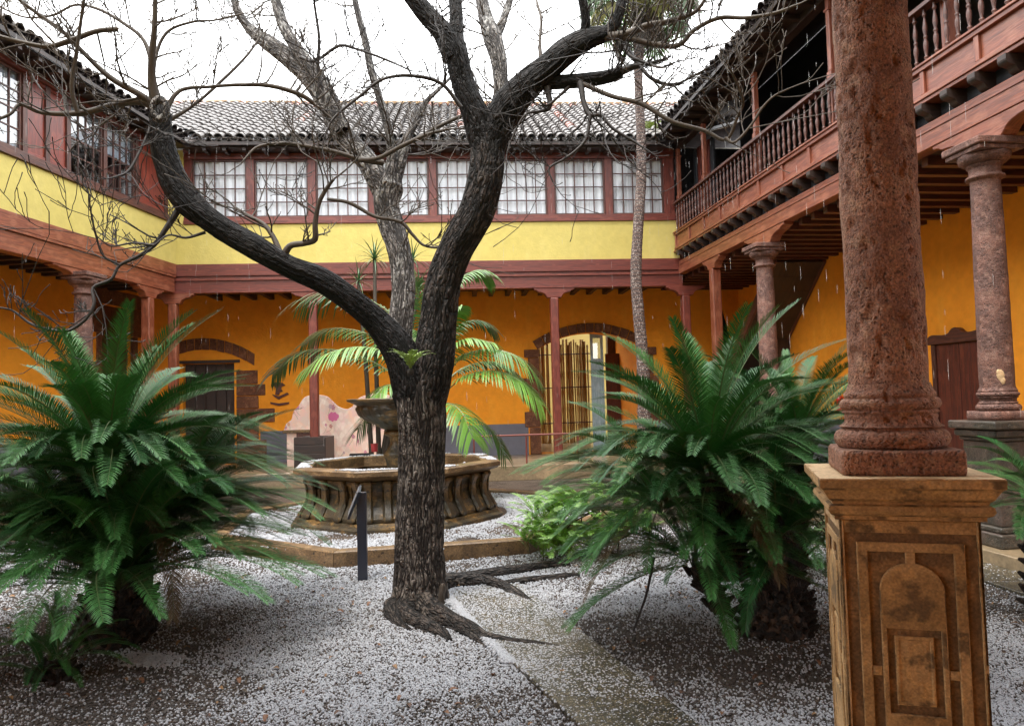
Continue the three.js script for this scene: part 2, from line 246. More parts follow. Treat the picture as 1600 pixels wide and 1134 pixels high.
// ---- clay roof: barrel tiles in rows, the lowest rows single pieces
function halfTile(r0, r1, len, t, up = 1, seg = 8) { // z = 0 lower end, z = -len upper end
  const pos = [], idx = []; const ring = (r, z) => { const b = pos.length / 3; for (let i = 0; i <= seg; i++) { const a = Math.PI * i / seg; pos.push(Math.cos(a) * r, up * Math.sin(a) * r, z); } return b; };
  const a = ring(r0, 0), b = ring(r1, -len), c = ring(r0 - t, 0), d = ring(r1 - t, -len), q = (i, j, k, l) => idx.push(i, j, k, j, l, k);
  for (let i = 0; i < seg; i++) { q(a + i, a + i + 1, b + i, b + i + 1); q(c + i + 1, c + i, d + i + 1, d + i); q(c + i, c + i + 1, a + i, a + i + 1); }
  q(c, a, d, b); q(a + seg, c + seg, b + seg, d + seg);
  const g = new THREE.BufferGeometry(); g.setAttribute('position', new THREE.Float32BufferAttribute(pos, 3)); g.setIndex(idx); const n = g.toNonIndexed(); n.computeVertexNormals(); return uvBox(n);
}
const tileG = halfTile(0.105, 0.085, 0.44, 0.016, 1), panG = halfTile(0.10, 0.10, 0.44, 0.014, -1, 6);
const SLOPE = Math.atan(0.55), PITCHX = 0.218, EXPO = 0.33;
function tiledRoof(parent, x0, x1, eaveY, eaveZ, rows, singles, clip, mats, red) {
  const roof = part(parent, 'roof', clip.deck, MAT.dark);
  const ncol = Math.floor((x1 - x0) / PITCHX), coverM = [], panM = [], cs = Math.cos(SLOPE), sn = Math.sin(SLOPE); let made = 0;
  const put = (x, s, lift, tilt) => new THREE.Matrix4().compose(V(x, eaveY + s * sn + lift * cs, eaveZ - s * cs + lift * sn), Q.clone().setFromEuler(new THREE.Euler(SLOPE + tilt, rr(-0.03, 0.03), rr(-0.03, 0.03), 'YXZ')), V(1, 1, 1).multiplyScalar(rr(0.96, 1.03)));
  for (let r = 0; r < rows; r++) for (let c = 0; c <= ncol; c++) {
    const x = x0 + c * PITCHX + rr(-0.012, 0.012), s = r * EXPO + rr(-0.015, 0.015);
    if (!clip.keep(x, s * cs)) continue;
    const m = put(x, s, 0.075, -0.035), isRed = red && red(x, s);
    if (made < singles && r < clip.singleRows) { const o = part(roof, 'tile', tileG, isRed ? MAT.tileRed : mats); o.applyMatrix4(m); made++; } else coverM.push([m, isRed]);
    panM.push(put(x + PITCHX / 2, s + 0.01, 0.085, -0.03));
  }
  const inst = (name, g, list, m) => { if (!list.length) return; const o = new THREE.InstancedMesh(g, m, list.length); o.name = name; o.userData.kind = 'stuff'; list.forEach((q, i) => o.setMatrixAt(i, q)); o.castShadow = o.receiveShadow = true; roof.add(o); };
  inst('upper_tiles', tileG, coverM.filter((c) => !c[1]).map((c) => c[0]), mats); inst('upper_red_tiles', tileG, coverM.filter((c) => c[1]).map((c) => c[0]), MAT.tileRed); inst('channel_tiles', panG, panM, mats);
  return roof;
}
function roofDeck(x0, x1, eaveY, eaveZ, run, fan0, fan1) { // trapezoid: at the top it is fan0 / fan1 wider on each side
  const k = Math.tan(SLOPE), P = [[x0, 0], [x1, 0], [x1 + fan1, run], [x0 - fan0, run]].map(([x, r]) => V(x, eaveY + r * k, eaveZ - r)), D = P.map((p) => p.clone().add(V(0, -0.07, 0)));
  const pos = [], q = (a, b, c, d) => { for (const p of [a, b, c, a, c, d]) pos.push(p.x, p.y, p.z); };
  q(P[0], P[1], P[2], P[3]); q(D[1], D[0], D[3], D[2]); for (let i = 0; i < 4; i++) q(D[i], D[(i + 1) % 4], P[(i + 1) % 4], P[i]);
  const g = new THREE.BufferGeometry(); g.setAttribute('position', new THREE.Float32BufferAttribute(pos, 3)); g.computeVertexNormals(); return uvBox(g, 0);
}
const RUN = 5.2, EAVEY = 7.42, EAVEZ = 0.5;

// ---- a glazed window: frame, lattice, panes one by one, curtain
function windowUnit(parent, x0, x1, y0, y1, z, cols, rows, M, curtain, glass = MAT.glass, drop = 0) {
  const fw = 0.035, w = part(parent, 'window', merge([bx(x0, x0 + fw, y0, y1, z - 0.05, z), bx(x1 - fw, x1, y0, y1, z - 0.05, z), bx(x0 + fw, x1 - fw, y0, y0 + fw, z - 0.05, z), bx(x0 + fw, x1 - fw, y1 - fw, y1, z - 0.05, z)]), M);
  const X = (i) => lerp(x0 + fw, x1 - fw, i / cols), Y = (j) => lerp(y0 + fw, y1 - fw, j / rows), bars = [];
  for (let i = 1; i < cols; i++) bars.push(bx(X(i) - 0.011, X(i) + 0.011, y0 + fw, y1 - fw, z - 0.042, z - 0.008, 0));
  for (let j = 1; j < rows; j++) bars.push(bx(x0 + fw, x1 - fw, Y(j) - 0.011, Y(j) + 0.011, z - 0.040, z - 0.010, 0));
  part(w, 'glazing_bars', merge(bars), M);
  const pw = X(1) - X(0) - 0.022, ph = Y(1) - Y(0) - 0.022, pg = windowUnit.cache[[pw.toFixed(3), ph.toFixed(3)]] ??= new THREE.PlaneGeometry(pw, ph);
  for (let i = 0; i < cols; i++) for (let j = 0; j < rows; j++) { const p = part(w, 'pane', pg, glass); p.position.set((X(i) + X(i + 1)) / 2, (Y(j) + Y(j + 1)) / 2, z - 0.025); p.rotation.set(rr(-0.006, 0.006), rr(-0.006, 0.006), 0); }
  if (curtain) { // hangs in soft folds just behind the panes
    const n = 60, g = new THREE.PlaneGeometry(x1 - x0, y1 - y0 + 0.04 - drop, n, 1), p = g.attributes.position; for (let i = 0; i < p.count; i++) { const t = (p.getX(i) + x0 * 3) * 38; p.setZ(i, 0.016 * Math.sin(t) + 0.008 * Math.sin(t * 2.3 + 1)); }
    g.computeVertexNormals(); g.translate((x0 + x1) / 2, (y0 + y1 + drop) / 2, z - 0.10); part(w, 'curtain', g, MAT.curtain);
  }
  return w;
}
windowUnit.cache = {};

// ---------------------------------------------------------------- back wing
const wallZ = -2.2;
{
  const o = thing('back_wing', 'two-storey wing across the far side with yellow band, curtained windows and tiled roof', 'building', CL.toArray(), thB);
  const P = (px, py, z = wallZ) => BACK.pt(px, py, z), XL = -2.1, XR = W + 2.7, TOP = 4.62;
  // openings in the ochre wall
  const dL = P(318, 640), dR = P(366, 640), dT = P(340, 567), d2L = P(1128, 520), d2R = P(1184, 520), d2T = P(1155, 472);
  const aL = P(841, 560), aR = P(1004, 560), aS = P(841, 546), aC = P(922, 519);
  const archPts = []; for (let i = 0; i <= 20; i++) { const t = i / 20; archPts.push([lerp(aL.x, aR.x, t), aS.y + (aC.y - aS.y) * (1 - (2 * t - 1) ** 2)]); }
  const hole = [[aL.x, FLB - 0.02], ...archPts, [aR.x, FLB - 0.02]].map(([x, y]) => [x, Math.max(y, FLB + 0.01)]);
  const door1 = [[dL.x - 0.5, FLB + 0.01], [dL.x - 0.5, dT.y], [dR.x, dT.y], [dR.x, FLB + 0.01]], door2 = [[d2L.x, FLB + 0.01], [d2L.x, d2T.y], [d2R.x + 0.3, d2T.y], [d2R.x + 0.3, FLB + 0.01]];
  const dadoY = P(740, 664).y;
  part(o, 'lower_wall', wallWithHoles(XL, XR, 0, TOP, wallZ, 0.5, [hole, door1, door2]), MAT.orange);
  const dadoBits = [[XL, dL.x - 0.95], [dR.x + 0.62, aL.x - 0.3], [aR.x + 0.3, d2L.x - 0.02], [d2R.x + 0.32, XR]]; // painted base course
  for (const [a, b] of dadoBits) part(o, 'dado', bx(a, b, FLB, dadoY, wallZ, wallZ + 0.012, 0.003), MAT.dado);
  // left doorway: relieving arch, lintel, leaf and quoins
  const dw = part(o, 'doorway', bx(dL.x - 0.5, dR.x, FLB, FLB + 0.06, wallZ - 0.45, wallZ - 0.05), MAT.archStone);
  part(dw, 'lintel', bx(dL.x - 0.62, dR.x + 0.14, dT.y, dT.y + 0.07, wallZ - 0.1, wallZ + 0.03), MAT.dark);
  for (let k = 0; k < 5; k++) { const a = dL.x - 0.5, w = (dR.x - a) / 5; part(dw, 'plank', bx(a + k * w + 0.004, a + (k + 1) * w - 0.004, FLB + 0.06, dT.y - 0.01, wallZ - 0.22, wallZ - 0.17, 0.008), MAT.dark); }
  { // segmental relieving arch of separate stones
    const l = P(268, 538), r = P(397, 553), c = P(330, 529), n = 11, f = (t) => ({ x: lerp(l.x, r.x, t), y: l.y + (r.y - l.y) * t + (c.y - (l.y + r.y) / 2) * (1 - (2 * t - 1) ** 2) });
    for (let k = 0; k < n; k++) { const a = f(k / n), b = f((k + 1) / n), nx = -(b.y - a.y), ny = b.x - a.x, L = Math.hypot(nx, ny), e = 0.006, h = 0.29 + rr(-0.012, 0.012), kx = nx / L + (k / n - 0.35) * 0.3, ky = ny / L; const g = extr(poly([[a.x + e, a.y - h], [b.x - e, b.y - h], [b.x - e + kx * 0.02, b.y], [a.x + e + kx * 0.02, a.y]]), 0.05 + rr(0, 0.012), 0.006); g.translate(0, 0, wallZ - 0.03); part(dw, 'arch_stone', g, MAT.archStone); }
    const q0 = P(369, 578), q1 = P(403, 578), q2 = P(415, 600), yy = [P(400, 578).y, P(400, 600).y, P(400, 618).y, P(400, 638).y, P(400, 660).y, 0.9, FLB];
    for (let k = 0; k < 6; k++) part(dw, 'jamb_stone', bx(q0.x, [q1, q2, q1, P(430, 640), q1, q2][k].x + rr(-0.02, 0.02), yy[k + 1] + 0.006, yy[k] - 0.006, wallZ - 0.06, wallZ + 0.022 + rr(0, 0.012), 0.012), MAT.archStone);
  }
  // round-headed passage with stone surround
  const aw = part(o, 'archway', bx(aL.x, aR.x, FLB - 0.1, FLB + 0.01, wallZ - 3.4, wallZ - 0.02), MAT.floor), n = 13, hS = 0.235;
  for (let k = 0; k < n; k++) {
    const f = (t, h) => { const x = lerp(aL.x - 0.02, aR.x + 0.02, t), y = aS.y + (aC.y - aS.y) * (1 - (2 * t - 1) ** 2), dy = -(aC.y - aS.y) * 4 * (2 * t - 1) / (aR.x - aL.x), L = Math.hypot(1, dy); return [x - dy / L * h, y + h / L]; };
    const e = 0.0035, g = extr(poly([f(k / n + e, 0), f((k + 1) / n - e, 0), f((k + 1) / n - e, hS + rr(-0.01, 0.01)), f(k / n + e, hS)]), 0.10 + rr(0, 0.015), 0.008); g.translate(0, 0, wallZ - 0.06); part(aw, 'voussoir', g, MAT.archStone);
  }
  for (const [s, x] of [[-1, aL.x], [1, aR.x]]) {
    part(aw, 'impost', bx(Math.min(x - s * 0.02, x + s * 0.36), Math.max(x - s * 0.02, x + s * 0.36), aS.y - 0.20, aS.y, wallZ - 0.05, wallZ + 0.055, 0.015), MAT.archStone);
    const ys = [aS.y - 0.206, 2.25, 1.82, 1.4, 1.0, FLB]; for (let k = 0; k < 5; k++) { const w = 0.24 + (k % 2 ? 0.16 : 0.02) + rr(-0.02, 0.02); part(aw, 'jamb_stone', bx(Math.min(x - s * 0.015, x + s * w), Math.max(x - s * 0.015, x + s * w), ys[k + 1] + 0.005, ys[k] - 0.005, wallZ - 0.06, wallZ + 0.02 + rr(0, 0.015), 0.014), MAT.archStone); }
  }
  // the passage behind: side walls, ceiling, rear wall open to a small yellow patio
  const rz = wallZ - 3.4, xO = P(945, 560, rz).x;
  for (const x of [aL.x - 0.25, aR.x + 0.05]) part(o, 'passage_wall', bx(x, x + 0.2, FLB, 4.2, rz, wallZ - 0.5, 0), MAT.orange);
  part(o, 'passage_ceiling', bx(aL.x - 0.25, aR.x + 0.25, 4.2, 4.4, rz - 0.2, wallZ - 0.5, 0), MAT.dark);
  part(o, 'rear_wall', merge([bx(xO + 0.1, XR, 0, 8.5, rz - 0.25, rz, 0), bx(XL, aL.x - 0.3, 0, 8.5, rz - 0.25, rz, 0), bx(aL.x - 0.3, xO + 0.1, 3.9, 8.5, rz - 0.25, rz, 0)]), MAT.brown);
  const leaf1 = part(o, 'door', bx(P(946, 560, rz + 0.5).x, P(976, 560, rz + 0.5).x, FLB + 0.02, 3.0, rz + 0.45, rz + 0.5), MAT.door);
  part(leaf1, 'door_rail', bx(P(946, 560, rz + 0.5).x + 0.04, P(976, 560, rz + 0.5).x - 0.04, 1.4, 1.55, rz + 0.505, rz + 0.53), MAT.door);
  { // pale blue glazed leaf standing open at the end of the passage
    const a = P(923, 560, wallZ - 0.75).x, b = P(943, 560, wallZ - 0.75).x, t = P(930, 520, wallZ - 0.75).y, gy0 = P(930, 560, wallZ - 0.75).y, gy1 = P(930, 528, wallZ - 0.75).y, z = wallZ - 0.75;
    const d = part(o, 'door', merge([bx(a, a + 0.07, FLB + 0.02, t, z - 0.05, z), bx(b - 0.07, b, FLB + 0.02, t, z - 0.05, z), bx(a + 0.07, b - 0.07, gy1, t, z - 0.05, z), bx(a + 0.07, b - 0.07, FLB + 0.02, gy0, z - 0.05, z)]), MAT.blueDoor); d.userData.label = 'pale blue half-glazed door leaf';
    const p = part(d, 'pane', new THREE.PlaneGeometry(b - a - 0.14, gy1 - gy0), MAT.glassDim); p.position.set((a + b) / 2, (gy0 + gy1) / 2, z - 0.025);
  }
  // dark doorway at the end of the right-hand gallery
  part(o, 'end_door', bx(d2L.x, d2R.x + 0.3, FLB, d2T.y, wallZ - 0.4, wallZ - 0.3), MAT.darkBlue);
  // ceiling boards and joists of the gallery
  part(o, 'gallery_ceiling', bx(XL, XR, 4.5, 4.6, wallZ, -0.18, 0), MAT.dark);
  for (let k = 0; k < 26; k++) part(o, 'joist', bx(0.2 + k * 0.42, 0.31 + k * 0.42, 4.36, 4.498, wallZ, -0.2, 0.004), MAT.dark);
  // front: beam, yellow band, sill, window row
  part(o, 'beam', beamMoulded(-0.12, W + 0.1, 4.23, 4.86, 0), MAT.red);
  const band = part(o, 'upper_wall', merge([bx(-0.1, W + 0.05, 4.862, 5.74, -0.22, 0.012, 0.004), bx(-0.06, 0.17, 5.742, 7.4, -0.22, 0.012, 0.004)]), MAT.yellow);
  part(o, 'sill', merge([bx(0.17, W - 0.02, 5.742, 5.83, -0.1, 0.05), bx(0.17, W - 0.02, 5.83, 5.9, -0.1, 0.025)]), MAT.red);
  part(o, 'head_rail', merge([bx(0.17, W - 0.02, 7.2, 7.33, -0.1, 0.02), bx(0.17, W - 0.02, 7.33, 7.42, -0.1, 0.05)]), MAT.red);
  const n8 = 8, x0 = BACK.pt(293, 290, 0).x, x1 = W - 0.22, mod = (x1 - x0) / n8;
  for (let k = 0; k <= n8; k++) { const x = x0 + k * mod, w = k === n8 ? 0.1 : 0.085; part(o, 'mullion', bx(k === n8 ? x - 0.05 : x - w, k === n8 ? W - 0.02 : x + w, 5.902, 7.198, -0.12, 0.0), MAT.red); }
  for (let k = 0; k < n8; k++) windowUnit(o, x0 + k * mod + 0.088, x0 + (k + 1) * mod - (k === n8 - 1 ? 0.055 : 0.088), 5.905, 7.195, -0.03, 5, 4, MAT.brown, true);
  part(o, 'upper_floor', bx(XL, XR, 4.66, 4.8, wallZ, -0.24, 0), MAT.dark);
  part(o, 'inner_wall', bx(XL, XR, 4.81, 8.2, wallZ - 0.3, wallZ, 0), MAT.white);
  // roof
  const k = Math.tan(SLOPE), keep = (x, run) => x > 0.55 - run && x < W - 0.5 + run && run < RUN - 0.1;
  const redRuns = [[2.3, 2.6], [6.2, 6.5], [6.9, 7.1], [8.8, 9.05]], red = (x, s) => redRuns.some(([a, b], i) => x > a && x < b && (i % 2 ? s > 1.2 : s > 2.2) && rnd() < 0.55) || (s > 5.2 && rnd() < 0.3);
  const roof = tiledRoof(o, -4.8, W + 4.9, EAVEY, EAVEZ, 18, 290, { deck: roofDeck(0.5, W - 0.45, EAVEY, EAVEZ, RUN, 5.2, 5.2), keep, singleRows: 6 }, MAT.tile, red);
  const ridge = []; for (let x = -4.7; x < W + 4.8; x += 0.4) { const g = halfTile(0.13, 0.12, 0.44, 0.02); g.rotateY(Math.PI / 2); g.rotateX(0); g.translate(x, EAVEY + RUN * k + 0.05 + rr(-0.01, 0.01), EAVEZ - RUN); ridge.push(g); }
  part(roof, 'ridge', merge(ridge), std({ map: MAT.kerbStone.map, roughness: 0.8 }));
  part(roof, 'rear_slope', bx(-4.8, W + 4.9, EAVEY + RUN * k - 2.2, EAVEY + RUN * k - 0.05, EAVEZ - RUN - 0.25, EAVEZ - RUN - 0.05, 0), MAT.tileDark);
  for (let x = 0.7; x < W - 0.6; x += 0.42) part(roof, 'rafter', bx(x, x + 0.08, EAVEY - 0.16, EAVEY - 0.092, 0.052, EAVEZ - 0.1, 0.004), MAT.dark);
  part(roof, 'eaves_board', bx(0.3, W - 0.3, EAVEY - 0.09, EAVEY - 0.055, 0.0, EAVEZ - 0.1, 0), MAT.dark);
}
// gallery floors: solid stone platforms with a step edge
{
  const ext = (fr, x0, x1, z0, z1, h, name) => { const g = bx(x0, x1, 0, h, z0, z1, 0.012); g.applyMatrix4(new THREE.Matrix4().makeRotationY(fr.turn).setPosition(fr.origin)); struct(name, g, MAT.floor); };
  ext(BACK, -2.4, W + 2.7, -11, 0.75, FLB, 'gallery_floor');
  ext(RIGHT, 0.76, RL, -2.7, 0.42, FLS, 'gallery_floor');
  ext(LEFT, -LL, -0.76, -2.2, 0.45, FLS, 'gallery_floor');
}

// ---------------------------------------------------------------- right wing: open balcony over a gallery
function corbel(len, h, w) { const s = new THREE.Shape(); s.moveTo(0, 0); s.lineTo(0, h); s.lineTo(len, h); s.lineTo(len, h * 0.72); s.quadraticCurveTo(len * 0.98, h * 0.45, len * 0.72, h * 0.42); s.quadraticCurveTo(len * 0.55, h * 0.38, len * 0.5, h * 0.18); s.quadraticCurveTo(len * 0.4, 0, len * 0.2, 0); s.closePath(); const g = new THREE.ExtrudeGeometry(s, { depth: w, bevelEnabled: false, curveSegments: 5 }); g.rotateY(-Math.PI / 2); g.translate(w / 2, 0, 0); return uvBox(g, 2); }
const balusterG = (() => { const p = [[0.018, 0], [0.018, 0.06], [0.026, 0.07], [0.026, 0.085], [0.014, 0.10], [0.022, 0.16], [0.029, 0.22], [0.026, 0.27], [0.015, 0.31], [0.024, 0.325], [0.024, 0.345], [0.014, 0.36], [0.027, 0.43], [0.024, 0.49], [0.013, 0.57], [0.012, 0.60], [0.024, 0.61], [0.024, 0.63], [0.018, 0.64], [0.018, 0.70]]; return lathe(p, 12); })();
{
  const o = thing('right_wing', 'two-storey timber wing on the right with open balustraded balcony over a gallery', 'building', CR.toArray(), RIGHT.turn);
  const wz = -2.35;
  part(o, 'lower_wall', bx(-2.15, RL, 0, 4.6, wz - 0.4, wz, 0), MAT.orange);
  part(o, 'dado', bx(-2.1, RL, FLS, RIGHT.pt(1290, 654, wz).y, wz, wz + 0.012, 0.003), MAT.dado);
  { // door with a curved cornice in the gallery wall
    const a = RIGHT.pt(1463, 600, wz).x, b = a + 1.25, y = RIGHT.pt(1490, 524, wz).y, s = new THREE.Shape(); s.moveTo(a, y - 0.12); s.lineTo(a, y - 0.02); s.quadraticCurveTo(a + 0.06, y + 0.06, a + 0.25, y + 0.02); s.quadraticCurveTo(a + 0.48, y, a + 0.52, y + 0.07); s.quadraticCurveTo(a + 0.625, y + 0.15, a + 0.73, y + 0.07); s.quadraticCurveTo(a + 0.77, y, a + 1.0, y + 0.02); s.quadraticCurveTo(b - 0.06, y + 0.06, b, y - 0.02); s.lineTo(b, y - 0.12); s.closePath();
    const g = extr(s, 0.1, 0.008, 0); g.translate(0, 0, wz + 0.02);
    const d = part(o, 'door', bx(a + 0.12, b - 0.12, FLS, y - 0.125, wz - 0.02, wz + 0.03), MAT.dark); d.userData.label = 'dark red wooden door with curved cornice';
    part(d, 'cornice', g, MAT.brown); part(d, 'door_frame', merge([bx(a + 0.03, a + 0.12, FLS, y - 0.122, wz, wz + 0.08), bx(b - 0.12, b - 0.03, FLS, y - 0.122, wz, wz + 0.08)]), MAT.brown);
    for (const [u0, u1] of [[a + 0.13, a + 0.40], [a + 0.405, a + 0.62], [a + 0.63, a + 0.85], [a + 0.855, b - 0.13]]) part(d, 'plank', bx(u0, u1, FLS + 0.02, y - 0.13, wz + 0.032, wz + 0.055), MAT.door);
  }
  part(o, 'gallery_ceiling', bx(-2.1, RL, 4.52, 4.6, wz, -0.2, 0), MAT.dark);
  for (let k = 0; k < 44; k++) { const x = -1.9 + k * 0.37; part(o, 'joist', bx(x, x + 0.11, 4.40, 4.518, wz, -0.2, 0.005), MAT.brown); }
  part(o, 'beam', merge([bx(-0.1, RL, 4.5, 4.788, -0.19, 0), bx(0.06, RL, 4.69, 4.71, 0, 0.012, 0.003)]), MAT.redPale);
  part(o, 'joist_board', bx(-0.1, RL, 4.79, 4.985, -0.19, -0.10, 0), MAT.darkBlue);
  const cg = corbel(0.24, 0.18, 0.11); for (let x = 0.35; x < RL; x += 0.41) { const c = part(o, 'joist_end', cg, MAT.dark); c.position.set(x, 4.80, -0.10); }
  part(o, 'balcony_floor', bx(-2.1, RL, 4.988, 5.03, wz, 0.1), MAT.redPale);
  // parapet: framed panels
  part(o, 'lower_rail', bx(0.12, RL, 5.032, 5.08, 0.02, 0.12), MAT.redPale); part(o, 'middle_rail', merge([bx(0.12, RL, 5.35, 5.40, 0.01, 0.13), bx(0.12, RL, 5.402, 5.43, -0.005, 0.15)]), MAT.redPale);
  const pm = 0.84; for (let x = 0.16; x < RL; x += pm) { part(o, 'stile', bx(x, x + 0.07, 5.082, 5.348, 0.025, 0.115), MAT.redPale); part(o, 'panel', bx(x + 0.072, Math.min(RL, x + pm - 0.002), 5.082, 5.348, 0.05, 0.085, 0.003), MAT.redPale); }
  for (let x = 0.24; x < RL; x += 0.168) { const b = part(o, 'baluster', balusterG, MAT.brown); b.position.set(x, 5.43, 0.07); b.rotation.y = x; b.scale.y = 0.9; }
  part(o, 'handrail', merge([bx(0.12, RL, 6.06, 6.095, 0.01, 0.13), bx(0.12, RL, 6.097, 6.125, 0.025, 0.115, 0.012)]), MAT.brown);
  const bp = [1097, 1180, 1303, 1490].map((px) => RIGHT.pt(px, 150, -0.06).x); for (const x of [0.1, ...bp, bp[3] + 2.4, bp[3] + 4.8]) part(o, 'balcony_post', merge([bx(x - 0.06, x + 0.06, 5.03, 6.30, -0.12, 0.0, 0.012), bx(x - 0.045, x + 0.045, 6.302, 7.38, -0.105, -0.015, 0.012), bx(x - 0.06, x + 0.06, 7.18, 7.22, -0.12, 0.0)]), MAT.redPale);
  part(o, 'head_beam', bx(-0.1, RL, 7.38, 7.58, -0.16, 0.0), MAT.dark);
  part(o, 'upper_back_wall', merge([bx(-1.6, RL, 4.91, 9.083, wz - 0.3, wz, 0), bx(-1.64, -1.6, 5.04, 8.0, wz, -0.3, 0)]), MAT.darkBlue);
  for (const x of [1.2, 4.9, 8.6, 12.3]) { // balcony doors, dim behind the rain
    const d = part(o, 'balcony_door', bx(x, x + 1.1, 5.04, 7.1, wz + 0.002, wz + 0.03), MAT.dark); for (const q of [0, 1]) { const p = part(d, 'pane', new THREE.PlaneGeometry(0.36, 0.9), MAT.glassDim); p.position.set(x + 0.3 + q * 0.5, 6.35, wz + 0.036); }
  }
  { // post and boarded bay at the far end of the balcony
    for (let k = 0; k < 5; k++) part(o, 'bay_board', bx(0.02 + k * 0.2, 0.205 + k * 0.2, 5.035, 7.37, -0.5 - k * 0.02, -0.45 - k * 0.02), k % 2 ? MAT.red : MAT.darkBlue);
  }
  const keep = (x, run) => x > 0.6 - run && x < RL && run < 3.1;
  const roof = tiledRoof(o, -2.6, RL, EAVEY + 0.17, EAVEZ, 12, 210, { deck: roofDeck(0.5, RL, EAVEY + 0.17, EAVEZ, 3.2, 3.2, 0), keep, singleRows: 3 }, MAT.tileDark);
  part(roof, 'eaves_board', bx(0.3, RL, EAVEY + 0.09, EAVEY + 0.115, 0, EAVEZ - 0.06, 0), MAT.dark);
  for (let x = 0.7; x < RL; x += 0.42) part(roof, 'rafter', bx(x, x + 0.08, EAVEY + 0.01, EAVEY + 0.088, -0.15, EAVEZ - 0.04, 0.004), MAT.dark);
}
// ---------------------------------------------------------------- left wing: glazed and panelled upper floor
{
  const o = thing('left_wing', 'two-storey wing on the left with red panelled upper floor and yellow band', 'building', CL.toArray(), LEFT.turn);
  const wz = -1.75;
  const q0 = LEFT.pt(157, 520, wz).x, q1 = LEFT.pt(207, 520, wz).x, qt = LEFT.pt(180, 478, wz).y;
  part(o, 'lower_wall', wallWithHoles(-LL, 1.9, 0, 4.6, wz, 0.4, [[[q0, FLS + 0.01], [q0, qt], [q1, qt], [q1, FLS + 0.01]]]), MAT.orange);
  for (const [a, b] of [[-LL, q0 - 0.3], [q1 + 0.3, 1.6]]) part(o, 'dado', bx(a, b, FLS, 1.12, wz, wz + 0.012, 0.003), MAT.dado);
  const dw = part(o, 'doorway', bx(q0, q1, FLS, FLS + 0.04, wz - 0.4, wz), MAT.archStone);
  for (let k = 0; k < 4; k++) part(dw, 'plank', bx(lerp(q0, q1, k / 4) + 0.004, lerp(q0, q1, (k + 1) / 4) - 0.004, FLS + 0.04, qt, wz - 0.2, wz - 0.15), MAT.brown);
  for (let k = 0; k < 3; k++) part(dw, 'lintel_stone', bx(lerp(q0 - 0.3, q1 + 0.3, k / 3) + 0.004, lerp(q0 - 0.3, q1 + 0.3, (k + 1) / 3) - 0.004, qt + 0.003, qt + 0.34, wz - 0.1, wz + 0.03, 0.012), MAT.archStone);
  for (const s of [-1, 1]) for (let k = 0; k < 6; k++) { const x = s < 0 ? q0 : q1, w = k % 2 ? 0.3 : 0.16, h = (qt - FLS) / 6; part(dw, 'jamb_stone', bx(Math.min(x - s * 0.01, x + s * w), Math.max(x - s * 0.01, x + s * w), FLS + k * h + 0.005, FLS + (k + 1) * h - 0.003, wz - 0.06, wz + 0.025 + rr(0, 0.01), 0.012), MAT.archStone); }
  part(o, 'gallery_ceiling', bx(-LL, 1.6, 4.52, 4.6, wz, -0.2, 0), MAT.dark);
  for (let k = 0; k < 34; k++) { const x = -LL + 0.2 + k * 0.4; if (x < 1.5) part(o, 'joist', bx(x, x + 0.11, 4.40, 4.518, wz, -0.2, 0.005), MAT.dark); }
  part(o, 'beam', merge([bx(-LL, -0.06, 4.24, 4.56, -0.2, 0), bx(-LL, -0.06, 4.562, 4.61, -0.2, 0.035), bx(-LL, -0.06, 4.612, 4.86, -0.2, 0.04)]), MAT.redPale);
  part(o, 'upper_wall', bx(-LL, -0.02, 4.862, 5.74, -0.22, 0.012, 0.004), MAT.yellow);
  part(o, 'corner_pier', bx(-0.30, -0.03, 5.742, 7.4, -0.22, 0.008, 0.004), MAT.yellow);
  part(o, 'sill', merge([bx(-LL, -0.302, 5.742, 5.83, -0.1, 0.06), bx(-LL, -0.302, 5.832, 5.9, -0.1, 0.03)]), MAT.brown);
  part(o, 'head_rail', bx(-LL, -0.03, 7.2, 7.42, -0.1, 0.04), MAT.red);
  const bays = 'pwwppwwppwwpp'; let x = -0.34; // from the corner towards the viewer
  const wd = { p: 1.03, w: 0.98 };
  for (const [i, c] of [...bays].entries()) {
    const w = c === 'p' && (bays[i - 1] === 'p' || bays[i + 1] === 'p') ? 0.5 : wd[c], x0 = x - w, x1 = x; if (x0 < -LL) break;
    part(o, 'mullion', bx(x1 - 0.05, x1 + 0.05, 5.902, 7.198, -0.12, 0.0), MAT.brown);
    if (c === 'p') { part(o, 'panel', bx(x0 + 0.052, x1 - 0.052, 5.902, 7.198, -0.075, -0.035, 0.004), MAT.redBright); part(o, 'panel_moulding', merge([bx(x0 + 0.052, x1 - 0.052, 5.902, 5.96, -0.034, -0.01), bx(x0 + 0.052, x1 - 0.052, 7.14, 7.198, -0.034, -0.01)]), MAT.redBright); }
    else windowUnit(o, x0 + 0.053, x1 - 0.053, 5.905, 7.195, -0.03, 4, 4, MAT.brown, true, MAT.glassDim, i < 4 ? 0.74 : 0.1);
    x = x0;
  }
  part(o, 'inner_wall', bx(-LL, 1.6, 4.81, 8.2, wz - 0.3, wz, 0), MAT.dado); part(o, 'upper_floor', bx(-LL, 1.6, 4.66, 4.8, wz, -0.24, 0), MAT.dark);
  const keep = (px, run) => px < -0.5 + run && px > -LL && run < 4.3;
  const roof = tiledRoof(o, -LL, 2.6, EAVEY, EAVEZ, 12, 180, { deck: roofDeck(-LL, -0.5, EAVEY, EAVEZ, 4.4, 0, 4.4), keep, singleRows: 3 }, MAT.tileDark);
  part(roof, 'eaves_board', bx(-LL, -0.3, EAVEY - 0.09, EAVEY - 0.055, 0, EAVEZ - 0.06, 0), MAT.dark);
